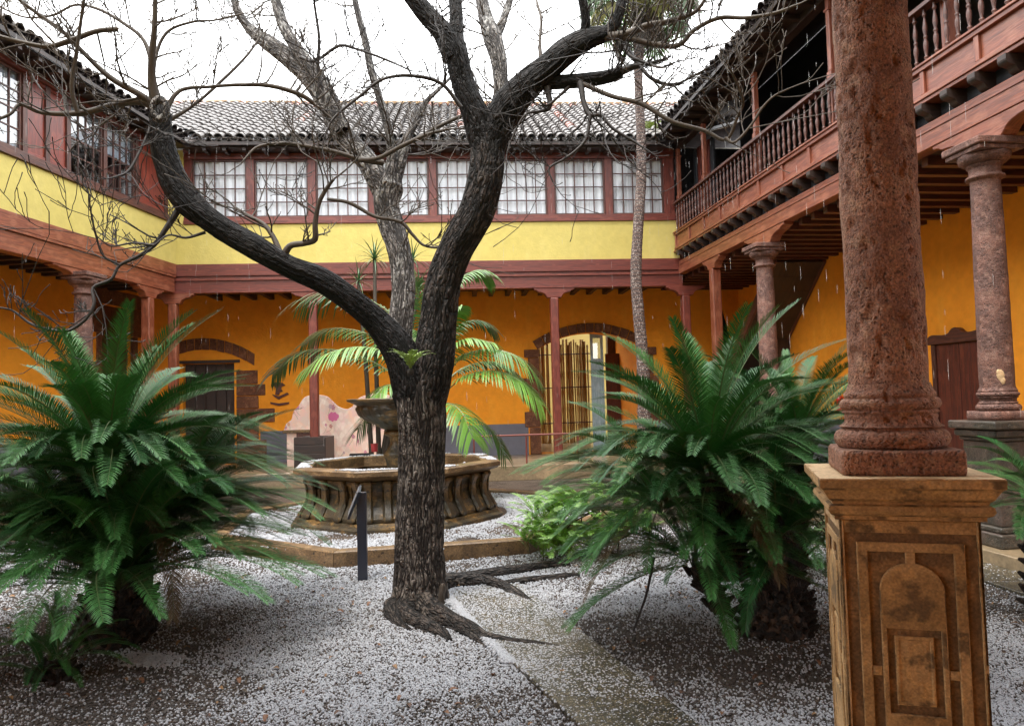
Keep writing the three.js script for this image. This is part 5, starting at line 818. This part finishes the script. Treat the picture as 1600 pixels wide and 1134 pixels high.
{
  const b = onGround(176, 1000), o = thing('sago_palm', 'large dark green sago palm in two tiers at the left of the courtyard', 'sago palm', b.toArray()), L = (x, y, d) => at(x, y, d).sub(b);
  const c1 = L(186, 925, 5.55), c2 = L(165, 745, 5.7);
  part(o, 'stem', sagoTrunk(V(0, -0.05, 0), c1.clone(), 0.27, 0.22, 90), MAT.sagoTrunk); part(o, 'stem', sagoTrunk(c1.clone().add(V(0, -0.1, -0.1)), c2.clone(), 0.2, 0.15, 90), MAT.sagoTrunk);
  crownCore(o, c1, 0.12, 0.14); crownCore(o, c2, 0.12, 0.16);
  sagoHead(o, c2, [['up', 12], ['rise', 32], ['arch', 44], ['flat', 36], ['low', 14], ['dead', 3]], 1.06);
  sagoHead(o, c1.clone().add(V(0, 0.06, 0.05)), [['rise', 14], ['arch', 28], ['flat', 28]], 1.08);
  sagoHead(o, L(210, 845, 5.7), [['rise', 12], ['arch', 30], ['flat', 28]], 0.92); sagoHead(o, L(110, 850, 5.7), [['rise', 6], ['arch', 16], ['flat', 14]], 0.95);
  sagoHead(o, L(80, 830, 5.9), [['rise', 8], ['arch', 16], ['flat', 14]], 0.92);
  sagoHead(o, L(290, 790, 6.1), [['rise', 10], ['arch', 18], ['flat', 18], ['low', 8]], 0.92);
}
{
  const b = onGround(95, 1062), o = thing('sago_palm', 'small young sago plant low in the bottom left corner', 'sago palm', b.toArray());
  for (const [x, y] of [[70, 1040], [96, 1030]]) { const c = at(x, y, -b.z).sub(b); part(o, 'stem', sagoTrunk(V(c.x, -0.03, c.z), c, 0.06, 0.05, 16), MAT.sagoTrunk); sagoHead(o, c, [['up', 2], ['rise', 5], ['arch', 6], ['flat', 4]], 0.36); }
}
{
  const b = onGround(1205, 985), o = thing('sago_palm', 'large sago palm with several heads right of the tree beside the near column', 'sago palm', b.toArray()), L = (x, y, d) => at(x, y, d).sub(b);
  const c1 = L(1110, 748, 5.5), c2 = L(1215, 835, 5.25), c3 = L(1245, 690, 6.0);
  part(o, 'stem', sagoTrunk(V(0.02, -0.05, 0), V(0.08, 0.28, -0.05), 0.27, 0.21, 100), MAT.sagoTrunk);
  part(o, 'stem', sagoTrunk(L(1130, 955, 5.4), L(1090, 880, 5.5), 0.07, 0.08, 20), MAT.sagoTrunk); part(o, 'stem', sagoTrunk(L(1150, 900, 5.5), c1.clone(), 0.13, 0.15, 60), MAT.sagoTrunk); part(o, 'stem', sagoTrunk(V(0.1, 0.2, 0), c2.clone(), 0.15, 0.13, 40), MAT.sagoTrunk); part(o, 'stem', sagoTrunk(V(0.15, 0.2, -0.2), c3.clone(), 0.15, 0.13, 70), MAT.sagoTrunk);
  for (const c of [c1, c2, c3]) crownCore(o, c, 0.12, 0.13);
  sagoHead(o, c1, [['up', 8], ['rise', 26], ['arch', 42], ['flat', 36], ['low', 14], ['dead', 3]], 0.99);
  sagoHead(o, c2, [['rise', 8], ['arch', 16], ['flat', 16], ['low', 10], ['hang', 8]], 0.76);
  sagoHead(o, c3, [['up', 3], ['rise', 16], ['arch', 18], ['flat', 10], ['low', 6]], 0.8);
  sagoHead(o, L(1035, 790, 5.5), [['rise', 6], ['arch', 18], ['flat', 20], ['low', 10]], 0.8);
  sagoHead(o, L(1085, 875, 5.4), [['rise', 4], ['arch', 12], ['flat', 16], ['low', 6]], 0.78);
  { const g = L(990, 985, 5.3), p = L(1022, 870, 5.4); part(o, 'dead_stalk', tube(catmull([{ p: p, r: 0.012 }, { p: p.clone().lerp(g, 0.5).add(V(0.02, 0, 0)), r: 0.009 }, { p: g, r: 0.007 }], 0.05), 8), MAT.twigDark); }
}
{
  const o = thing('sago_palm', 'dark sago fronds growing between the near column and the second column', 'sago palm', V(3.98, 0, -5.6).toArray());
  part(o, 'stem', sagoTrunk(V(0, -0.03, 0), V(0.02, 0.85, 0), 0.16, 0.13, 60), MAT.sagoTrunk); crownCore(o, V(0.02, 0.86, 0), 0.1, 0.12); sagoHead(o, V(0.02, 0.88, 0), [['rise', 6], ['arch', 12], ['flat', 12], ['low', 8]], 0.6);
}
// ---------------------------------------------------------------- feather palm behind the fountain
{
  const b = V(at(672, 700, 12.6).x, 0, -12.6), o = thing('feather_palm', 'bright green feather palm with drooping fronds behind the fountain and tree', 'palm', b.toArray()), L = (x, y, d) => at(x, y, d).sub(b);
  part(o, 'stem', tube(catmull([{ p: V(0, -0.05, 0), r: 0.13 }, { p: V(0.02, 0.8, 0), r: 0.10 }, { p: L(676, 640, 12.6), r: 0.08 }, { p: L(678, 590, 12.6), r: 0.05 }], 0.05), 16, { amp: 0.06, fn: (r, a, s) => r * (1 + 0.04 * Math.sin(s * 60)) }), MAT.twig);
  const kb = [0.14, 0.30, 0.045], kd = [0.05, 0.14, 0.03], km = [0.09, 0.22, 0.035];
  const K = (rows, len, c, n = 46, w = 0.038) => { const pts = rows.map(([x, y, d]) => L(x, y, d)); part(o, 'frond', frond(pts, { n, len, w, t0: 0.22, sweep: 1.15, vee: 0.2, droop: 0.62, seg: 5, pw: 0.5, rib: [0.14, 0.20, 0.05], color: () => jit(c, 0.3), rachis: 0.018 }), MAT.kentia); };
  K([[672, 640, 12.6], [640, 572, 12.3], [575, 543, 12.0], [515, 551, 11.7], [478, 575, 11.6]], 0.62, kb); K([[672, 645, 12.6], [600, 575, 12.9], [520, 546, 13.1], [455, 556, 13.3], [425, 585, 13.4]], 0.60, kd);
  K([[676, 620, 12.6], [640, 520, 12.8], [580, 470, 13], [515, 458, 13.1], [470, 470, 13.2]], 0.95, kd, 32); K([[676, 610, 12.6], [690, 500, 12.6], [715, 440, 12.7], [745, 424, 12.8], [766, 432, 12.9]], 0.55, km);
  K([[678, 610, 12.6], [700, 530, 12.9], [728, 503, 13.1], [755, 503, 13.2], [776, 518, 13.3]], 0.42, kd, 28); K([[678, 620, 12.6], [720, 560, 12.3], [770, 546, 12.0], [815, 562, 11.8], [836, 585, 11.8]], 0.58, km);
  K([[678, 630, 12.6], [725, 590, 12.1], [775, 580, 11.8], [820, 600, 11.6], [846, 632, 11.5]], 0.56, kb); K([[678, 640, 12.6], [700, 630, 12.1], [722, 645, 11.8], [738, 685, 11.6]], 0.5, kb, 24);
  K([[672, 640, 12.6], [640, 606, 12.2], [605, 602, 11.9], [578, 626, 11.7]], 0.5, kb, 24); K([[672, 650, 12.6], [630, 630, 12.9], [585, 640, 13.1], [558, 672, 13.2]], 0.55, kd, 24); K([[680, 650, 12.6], [735, 652, 12.4], [770, 675, 12.3], [790, 715, 12.2]], 0.4, kd, 20);
  K([[672, 620, 12.6], [630, 560, 12.9], [570, 520, 13.2], [510, 515, 13.4], [470, 540, 13.5]], 0.55, km); K([[678, 625, 12.6], [715, 580, 12.8], [765, 565, 13.0], [800, 580, 13.1], [822, 610, 13.2]], 0.5, kd); K([[674, 620, 12.6], [690, 560, 12.0], [730, 530, 11.8], [770, 535, 11.7]], 0.45, kb, 30);
  K([[674, 610, 12.6], [668, 520, 12.5], [650, 450, 12.3], [640, 415, 12.3]], 0.6, kd); K([[676, 610, 12.6], [690, 540, 12.2], [700, 500, 12.0], [720, 480, 11.9]], 0.5, kb); K([[674, 610, 12.6], [655, 540, 13.0], [620, 500, 13.2], [590, 500, 13.3]], 0.6, km);
}
{ // spiky plant with three heads on cane stems
  const b = V(at(588, 640, 13.6).x, 0, -13.6), o = thing('spiky_dracaena', 'thin stemmed dracaena with spiky leaf heads rising behind the left limb', 'dracaena', b.toArray()), L = (x, y, d) => at(x, y, d).sub(b);
  for (const [x, y, d, n] of [[585, 405, 13.6, 46], [560, 440, 13.9, 30], [645, 405, 13.9, 30], [655, 450, 13.6, 30]]) {
    const c = L(x, y, d), gs = []; part(o, 'stem', tube(catmull([{ p: V(rr(-0.1, 0.1), 0, 0), r: 0.05 }, { p: V(c.x * 0.6, c.y * 0.6, c.z * 0.5), r: 0.04 }, { p: c, r: 0.03 }], 0.1), 10), MAT.twig);
    for (let i = 0; i < n; i++) { const a = i * 2.399, e = lerp(1.4, -0.5, i / n), len = rr(0.42, 0.62), pts = bend(len, e, e - 0.9, 5), w = 0.024, pos = [], col = [], k = jit([0.06, 0.14, 0.05]); let pv = null; pts.forEach((p, j) => { const ww = w * (1 - Math.pow(j / (pts.length - 1), 2)); const A2 = p.clone().add(V(ww / 2, 0, 0)), B2 = p.clone().add(V(-ww / 2, 0, 0)); if (pv) for (const t of [[pv[0], pv[1], A2], [pv[1], B2, A2]]) for (const q of t) { pos.push(q.x, q.y, q.z); col.push(...k); } pv = [A2, B2]; }); const g = new THREE.BufferGeometry(); g.setAttribute('position', new THREE.Float32BufferAttribute(pos, 3)); g.setAttribute('color', new THREE.Float32BufferAttribute(col, 3)); g.computeVertexNormals(); g.rotateY(a); g.translate(c.x, c.y, c.z); const m = part(o, 'leaf', g, MAT.kentia); }
  }
}
// ---------------------------------------------------------------- tall fan palm
{
  const d = 13.2, b = V(at(1006, 640, d).x, 0, -d), o = thing('fan_palm', 'tall slender fan palm with ringed trunk rising past the roof at the right', 'palm', b.toArray()), L = (x, y) => at(x, y, d).sub(b);
  const tk = tex(256, (u, v) => { const ring = Math.abs(Math.sin(v * Math.PI * 8 + pf(u, v, 4, 2, 2, 3) * 3)), f = pcell(u, v, 16, 4); return mix3(mix3(rgb(104, 84, 76), rgb(70, 58, 56), sstep(0.5, 1, ring)), rgb(196, 188, 180), (f[1] > 0.62 ? 1 - sstep(0.2, 0.42, f[0]) : 0) * 0.8); });
  part(o, 'trunk', tube(catmull([[1007, 760, 24], [1006, 600, 20], [1003, 545, 18.5], [998, 490, 18], [994, 430, 17.5], [997, 360, 16.5], [1002, 280, 16], [1002, 220, 15], [999, 160, 14], [998, 130, 13], [998, 100, 15], [999, 40, 20], [1000, 0, 20], [1001, -25, 14]].map(([x, y, w]) => ({ p: L(x, y), r: w / 2 / F * d })), 0.03), 24, { lump: 0.04, amp: 0.03, fn: (r, a, s) => r * (1 + 0.03 * Math.sin(s * 55)), k: 2, vs: 2 }), std({ map: tk, bumpMap: barkBump, bumpScale: 0.01, roughness: 0.75 }));
  const crown = L(1000, -28);
  function fan(col, R = 0.5, n = 24, folded = 0) { const pos = [], cl = [], span = folded ? 1.4 : 4.2; for (let i = 0; i < n; i++) { const a = -span / 2 + span * (i + 0.5) / n, w = span / n * 0.95, k = jit(col, 0.3), q = (rad, ang, y) => [Math.sin(ang) * rad, y, Math.cos(ang) * rad], dr = rr(0.05, 0.22) + folded * 0.1, P = [q(0.02, a, 0), q(R * 0.55, a - w / 2, -0.01), q(R * 0.55, a, 0.02), q(R * 0.55, a + w / 2, -0.01), q(R * rr(0.92, 1.05), a + rr(-0.03, 0.03), -dr)]; for (const t of [[0, 1, 2], [0, 2, 3], [1, 4, 2], [2, 4, 3]]) for (const j of t) { pos.push(...P[j]); cl.push(...k); } } const g = new THREE.BufferGeometry(); g.setAttribute('position', new THREE.Float32BufferAttribute(pos, 3)); g.setAttribute('color', new THREE.Float32BufferAttribute(cl, 3)); g.computeVertexNormals(); return g; }
  const put = (dir, len, g, stemCol, tilt) => { const e = crown.clone().addScaledVector(dir, len); e.y -= len * 0.12; const leafM = part(o, 'fan_leaf', g, MAT.leaf); leafM.position.copy(e); leafM.lookAt(e.clone().add(b).add(dir.clone().add(V(0, tilt, 0)))); part(leafM, 'stalk', (() => { const inv = leafM.matrix.identity().compose(leafM.position, leafM.quaternion, V(1, 1, 1)).invert(); return tube([crown, crown.clone().lerp(e, 0.5).add(V(0, 0.06, 0)), e].map((p, i) => ({ p: p.clone().applyMatrix4(inv), r: 0.02 - i * 0.005 })), 6); })(), stemCol); };
  const gs = [0, 1, 2].map(() => fan([0.06, 0.12, 0.035])), gy = [0, 1].map(() => fan([0.18, 0.17, 0.03])), gd = [0, 1].map(() => fan([0.12, 0.10, 0.08], 0.6, 16, 1));
  for (let i = 0; i < 44; i++) { const a = i * 2.399, e = lerp(1.2, -0.85, i / 44), dir = V(Math.sin(a) * Math.cos(e), Math.sin(e), Math.cos(a) * Math.cos(e)); put(dir, rr(0.75, 1.0), i > 28 && i % 3 === 0 ? gy[i % 2] : gs[i % 3], MAT.twig, -0.7); }
  for (let i = 0; i < 16; i++) { const a = i * 2.1, dir = V(Math.sin(a) * 0.45, -0.9, Math.cos(a) * 0.45).normalize(); put(dir, rr(0.45, 0.9), gd[i % 2], MAT.twig, -0.6); }
  for (let i = 0; i < 4; i++) { const a = rr(0, 6), p0 = crown.clone(), p1 = p0.clone().add(V(Math.sin(a) * 0.5, -0.6, Math.cos(a) * 0.4)), p2 = p1.clone().add(V(Math.sin(a) * 0.2, -rr(0.9, 1.6), 0)); part(o, 'dead_stalk', tube(catmull([{ p: p0, r: 0.012 }, { p: p1, r: 0.01 }, { p: p2, r: 0.006 }], 0.08), 6), MAT.twig); }
}
// ---------------------------------------------------------------- low plants
function leafyBush(o, spots, col, n, L0, L1) { const vars = [...Array(8)].map((_, v) => frond(bend(0.5, rr(0.9, 1.4), rr(-0.4, 0.4), 8, rr(-0.3, 0.3)), { n: 19, len: 0.085, w: 0.018, t0: 0.15, sweep: 1.0, vee: 0.2, droop: 0.25, seg: 3, rib: [0.08, 0.14, 0.03], color: () => jit(col, 0.35), rachis: 0.004 })); for (const [x, y, z] of spots) for (let i = 0; i < n; i++) { const m = part(o, 'frond', vars[Math.floor(rnd() * 8)], MAT.leaf), a = rnd() * 6.3; m.position.set(x + rr(-0.22, 0.22), y + rr(-0.05, 0.1), z + rr(-0.22, 0.22)); m.rotation.set(rr(-0.25, 0.25), a, rr(-0.25, 0.25)); m.scale.setScalar(rr(L0, L1)); } }
{
  const b = V(at(900, 800, 8.1).x, 0, -8.1), o = thing('leafy_shrub', 'bright light green leafy shrub beside the fountain kerb, left of the big sago', 'shrub', b.toArray());
  leafyBush(o, [[-0.25, 0.05, 0.1], [0, 0.1, 0], [0.3, 0.15, 0], [0.6, 0.2, -0.1], [0.1, 0.45, -0.2], [0.55, 0.5, -0.3], [-0.2, 0.3, -0.1], [-0.4, 0.15, 0.2], [-0.3, 0.4, 0]], [0.17, 0.36, 0.03], 30, 0.6, 1.0);
  for (let i = 0; i < 10; i++) part(o, 'stem', tube(catmull([{ p: V(rr(-0.2, 0.8), -0.02, rr(-0.2, 0.1)), r: 0.012 }, { p: V(rr(-0.2, 0.8), 0.3, rr(-0.2, 0.1)), r: 0.01 }, { p: V(rr(-0.2, 0.9), 0.6, rr(-0.3, 0.1)), r: 0.005 }], 0.08), 6), MAT.twig);
}
{
  const b = V(at(1270, 760, 7.4).x, 0, -7.4), o = thing('leafy_shrub', 'light green bush showing through behind the heads of the right sago', 'shrub', b.toArray()); leafyBush(o, [[0, 0.1, 0], [-0.5, 0.1, 0.1], [-0.9, 0.25, 0], [0.2, 0.5, 0], [-0.4, 0.5, -0.1]], [0.07, 0.20, 0.03], 22, 0.8, 1.2);
  for (let i = 0; i < 6; i++) part(o, 'stem', tube(catmull([{ p: V(rr(-0.8, 0.2), -0.02, 0), r: 0.012 }, { p: V(rr(-0.8, 0.2), 0.35, 0), r: 0.009 }, { p: V(rr(-0.8, 0.2), 0.6, 0), r: 0.005 }], 0.08), 6), MAT.twig);
}
{
  const b = at(641, 580, 6.04), o = thing('epiphyte', 'small yellow-green plant growing in the fork of the bare tree', 'plant', b.toArray()), v = [0, 1, 2].map(() => frond(bend(0.25, rr(1.05, 1.45), rr(-0.4, 0.3), 6), { n: 7, len: 0.07, w: 0.022, t0: 0.2, sweep: 0.8, vee: 0.2, droop: 0.2, seg: 2, rib: [0.2, 0.28, 0.05], color: () => jit([0.24, 0.36, 0.05], 0.25), rachis: 0.006 }));
  for (let i = 0; i < 13; i++) { const m = part(o, 'leaf', v[i % 3], MAT.leaf); m.rotation.y = i * 2.4; m.scale.setScalar(rr(0.8, 1.15)); }
  part(o, 'root_ball', lathe([[0.001, -0.05], [0.03, -0.03], [0.03, 0.01], [0.001, 0.03]], 10), MAT.twigDark);
}
for (const [px, py, lab] of [[1014, 190, 'tuft of yellow-green weeds rooted among the roof tiles right of the fan palm trunk'], [1036, 203, 'small bright green weed at the roof edge in the far right corner']]) {
  const lp = BACK.pt(px, py, -0.15), o = thing('roof_weed', lab, 'weed', BACK.world(lp.x, EAVEY + 0.65 * 0.55 + 0.12, -0.15).toArray()), gs = [0, 1].map(() => frond(bend(0.36, rr(0.9, 1.3), rr(-0.3, 0.3), 6), { n: 9, len: 0.12, w: 0.03, t0: 0.1, sweep: 0.8, vee: 0.2, droop: 0.3, seg: 2, rib: [0.15, 0.2, 0.04], color: () => jit([0.22, 0.30, 0.04], 0.25), rachis: 0.005 }));
  for (let i = 0; i < 12; i++) { const m = part(o, 'leaf', gs[i % 2], MAT.leaf); m.rotation.set(rr(-0.3, 0.3), i * 2.4, 0); m.scale.setScalar(rr(0.6, 1)); }
  part(o, 'stem', tube([{ p: V(0, -0.1, 0), r: 0.012 }, { p: V(0, 0.05, 0), r: 0.008 }], 6), MAT.twig);
}
// ---------------------------------------------------------------- hail and loose gravel
function scatter(name, label, list, geo, m) { const o = new THREE.InstancedMesh(geo, m, list.length); o.name = name; o.userData = { kind: 'stuff', label }; const q = new THREE.Quaternion(), e = new THREE.Euler(), c = new THREE.Color(); list.forEach(([x, y, z, r, k], i) => { e.set(h3(i, 1, 1) * 6, h3(i, 2, 1) * 6, h3(i, 3, 1) * 6); M4.compose(V(x, y, z), q.setFromEuler(e), V(r * (0.8 + 0.4 * h3(i, 4, 4)), r * (0.7 + 0.35 * h3(i, 5, 5)), r * (0.8 + 0.4 * h3(i, 6, 6)))); o.setMatrixAt(i, M4); if (k) o.setColorAt(i, c.setRGB(...k)); }); o.castShadow = o.receiveShadow = true; scene.add(o); }
{
  const hail = [], stones = [], blob = (x, z, cx, cz, r, s = 1) => Math.exp(-(((x - cx) ** 2) / (r * r) + ((z - cz) ** 2) / (r * s * r * s)));
  const gp = (x, y) => { const p = onGround(x, y); return [p.x, p.z]; };
  const heavy = [[590, 980, 0.9, 0.9], [700, 1040, 0.8, 0.7], [560, 1050, 0.9, 0.6], [760, 960, 0.7, 0.7], [800, 905, 0.8, 0.8], [1150, 1100, 0.8, 0.5], [1000, 940, 0.6, 0.6], [1580, 1090, 0.7, 0.7], [520, 910, 0.8, 0.8], [640, 930, 0.8, 0.8], [1160, 960, 0.35, 0.4], [1000, 890, 0.6, 0.6], [1580, 1000, 0.6, 0.5]].map(([x, y, r, k]) => [...gp(x, y), r, k]);
  const bare = [[1130, 1035, 0.5, 0.6], [960, 985, 0.4, 0.6], [1010, 1000, 0.45, 0.5], [170, 1005, 0.6, 0.4], [60, 1080, 0.5, 0.3], [1240, 1020, 0.5, 0.6], [420, 1130, 0.4, 0.25], [720, 1130, 0.4, 0.25], [730, 885, 0.25, 0.6], [120, 1110, 0.7, 0.25], [600, 1135, 0.5, 0.25]].map(([x, y, r, k]) => [...gp(x, y), r, k]);
  const dens = (x, z) => { let d = 0.30; for (const [a, b, r, k] of heavy) d += k * 0.9 * blob(x, z, a, b, r); for (const [a, b, r, k] of bare) d -= k * blob(x, z, a, b, r); const n = fbm3(x * 1.6, 3, z * 1.6, 4); d *= 0.45 + 1.15 * sstep(0.25, 0.75, n); return clamp(d, 0.13, 1); };
  const inPoly = (x, z, P) => { let s = false; for (let i = 0, j = P.length - 1; i < P.length; j = i++) if ((P[i][1] > z) !== (P[j][1] > z) && x < (P[j][0] - P[i][0]) * (z - P[i][1]) / (P[j][1] - P[i][1]) + P[i][0]) s = !s; return s; };
  const pathP = [[697, 930], [745, 985], [800, 1040], [858, 1095], [930, 1165], [1130, 1168], [1042, 1097], [962, 1034], [880, 968], [800, 908]].map(([x, y]) => gp(x, y));
  const KC = [-1.42, -10.62];
  for (let i = 0; i < 520000; i++) {
    const dd = 3.5 + 6.6 * Math.pow(rnd(), 1.25), x = rr(-0.78, 0.80) * dd, z = -dd + rr(-0.02, 0.02); if (dd > 10) continue;
    const inK = Math.hypot(x - KC[0], z - KC[1]) < 2.62; if (inK) continue;
    const rl = RIGHT.local(V(x, 0, z)), nl = NEAR.local(V(x, 0, z)); if (rl.z < 0.43 || nl.z > -0.43) continue;
    const strip = (nl.z > -1.17 && nl.x > -5.6 && nl.x < -1.26), onPath = inPoly(x, z, pathP), edge = rl.z < 0.95;
    let d = dens(x, z); if (strip) d = Math.max(0.12, d * 0.6); if (onPath) d = dd > 5.3 ? Math.max(0.62, d) : Math.max(0.36, d * 0.9);  if (edge) d *= 0.3;
    const clump = noise3(x * 9, 1, z * 9); d = clamp(d * (0.5 + clump));
    const far = dd > 6.5 ? 1.25 : 1;
    if (rnd() < d * 0.68) hail.push([x, strip || edge ? 0.026 : onPath ? 0.028 : 0.006, z, rr(0.0042, 0.0085) * far]);
    else if (!strip && !onPath && !edge && rnd() < 0.30) { const k = rr(0.6, 1.2); stones.push([x, 0.003, z, rr(0.005, 0.011) * far, [0.075 * k, 0.062 * k, 0.055 * k]]); }
  }
  // hail drifted along the left edge of the path and by the roots
  for (let i = 0; i < 9000; i++) { const t = rnd(), a = [[697, 930], [745, 985], [800, 1040]], k = Math.min(1, Math.floor(t * 2)), f = t * 2 - k, off = Math.abs(rnd() + rnd() - 1) * 16 + 1, p = onGround(lerp(a[k][0], a[k + 1][0], f) - off + rr(0, 10), lerp(a[k][1], a[k + 1][1], f)); hail.push([p.x, rr(0.004, 0.03), p.z, rr(0.006, 0.011)]); }
  for (let i = 0; i < 1500; i++) { const q = [[1160, 955, 60, 12], [235, 1032, 60, 14]][i % 2], p = onGround(q[0] + (rnd() + rnd() - 1) * q[2], q[1] + (rnd() + rnd() - 1) * q[3]); hail.push([p.x, rr(0.004, 0.014), p.z, rr(0.006, 0.011)]); }
  for (let i = 0; i < 52000; i++) { const a = rnd() * 6.283, r = 2.58 * Math.sqrt(rr(0.25, 1)), x = KC[0] + r * Math.cos(a), z = KC[1] + r * Math.sin(a); if (fbm3(x * 2, 8, z * 2, 3) > 0.3 + 0.35 * rnd()) hail.push([x, 0.130, z, rr(0.006, 0.0105)]); }
  for (let i = 0; i < 3500; i++) { // on the fountain rim
    const k = Math.floor(rnd() * 8), a0 = (k + 0.5) * Math.PI / 4 - FROT, a1 = a0 + Math.PI / 4, t = rnd(), R = rr(1.40, 1.60) * 0.92; const x = FC.x + R * lerp(Math.cos(a0), Math.cos(a1), t), z = FC.z + R * lerp(Math.sin(a0), Math.sin(a1), t); if (noise3(x * 4, 2, z * 4) > 0.42) hail.push([x, 0.903, z, rr(0.006, 0.012)]);
  }
  scatter('hail_pellets', 'white hail pellets strewn over the gravel and paving', hail, new THREE.IcosahedronGeometry(1, 1), MAT.hail);
  scatter('gravel_stones', 'small brown stones of the gravel bed', stones, new THREE.IcosahedronGeometry(1, 0), std({ color: 0xffffff, roughness: 0.55 }));
  // hail caught between the tiles of the far roof
  const rh = [], cs = Math.cos(SLOPE), sn = Math.sin(SLOPE); for (let i = 0; i < 20000; i++) { const run = rr(0, RUN - 0.2), col = Math.floor(rr(-4.8, W + 4.9) / PITCHX); const x = -4.8 + (col + 22) * PITCHX + PITCHX / 2 + (rnd() - 0.5) * 0.13; if (x < 0.5 - run || x > W - 0.45 + run || fbm3(x * 1.5, run * 1.5, 2, 3) < 0.4) continue; const s = run / cs, w = BACK.world(x, EAVEY + s * sn + 0.05 * cs, EAVEZ - s * cs + 0.05 * sn); rh.push([w.x, w.y, w.z, rr(0.012, 0.028)]); }
  scatter('roof_hail', 'white hail lying in the channels of the far roof tiles', rh, new THREE.IcosahedronGeometry(1, 0), MAT.hail);
  // fallen leaves
  const lg = new THREE.PlaneGeometry(0.05, 0.026, 4, 2); { const p = lg.attributes.position; for (let i = 0; i < p.count; i++) { const x = p.getX(i), w = Math.sqrt(Math.max(0, 1 - (x / 0.027) ** 2)); p.setY(i, p.getY(i) * w); p.setZ(i, 0.01 * Math.cos(x * 60) + 0.006 * Math.abs(p.getY(i)) / 0.013); } lg.rotateX(-Math.PI / 2); lg.computeVertexNormals(); }
  const ll = []; for (let i = 0; i < 420; i++) { const dd = rr(3.9, 9), x = rr(-0.7, 0.72) * dd; if (Math.hypot(x - KC[0], -dd - KC[1]) < 2.9) continue; ll.push([x, -dd]); }
  const lm = new THREE.InstancedMesh(lg, std({ color: 0xffffff, roughness: 0.6, side: THREE.DoubleSide }), ll.length); lm.name = 'leaf_litter'; lm.userData = { kind: 'stuff', label: 'scattered brown fallen leaves on the hail and gravel' };
  ll.forEach(([x, z], i) => { lm.setMatrixAt(i, M4.compose(V(x, 0.018, z), Q.clone().setFromEuler(new THREE.Euler(rr(-0.4, 0.4), rr(0, 6), rr(-0.4, 0.4))), V(1, 1, 1).multiplyScalar(rr(0.5, 1.2)))); lm.setColorAt(i, new THREE.Color().setRGB(...[[0.16, 0.07, 0.03], [0.10, 0.05, 0.03], [0.22, 0.12, 0.05], [0.07, 0.05, 0.03]][i % 4])); }); lm.castShadow = lm.receiveShadow = true; scene.add(lm);
  // water running off the eaves
  const drips = []; for (let i = 0; i < 800; i++) { const f = i % 3 === 0 ? BACK : i % 3 === 1 ? RIGHT : LEFT, col = Math.floor(rr(0, f === BACK ? 50 : 62)), x = (f === BACK ? 0.6 : f === RIGHT ? 0.8 : -13) + col * PITCHX, w = f.world(x, 0, EAVEZ + 0.02); drips.push([w.x + rr(-0.01, 0.01), EAVEY - 7 * Math.pow(rnd(), 1.3), w.z + rr(-0.01, 0.01)]); }
  const dg = new THREE.SphereGeometry(1, 6, 8), dm = new THREE.InstancedMesh(dg, phy({ color: 0xffffff, roughness: 0.05, transmission: 0.6, thickness: 0.01, ior: 1.33 }), drips.length); dm.name = 'rain_water'; dm.userData = { kind: 'stuff', label: 'drops of rain water falling from the eaves' };
  drips.forEach(([x, y, z], i) => dm.setMatrixAt(i, M4.makeScale(0.0014, rr(0.03, 0.12), 0.0014).setPosition(x, y, z))); dm.castShadow = true; scene.add(dm);
}

camera.far = 600; camera.updateProjectionMatrix();
renderer.render(scene, camera);
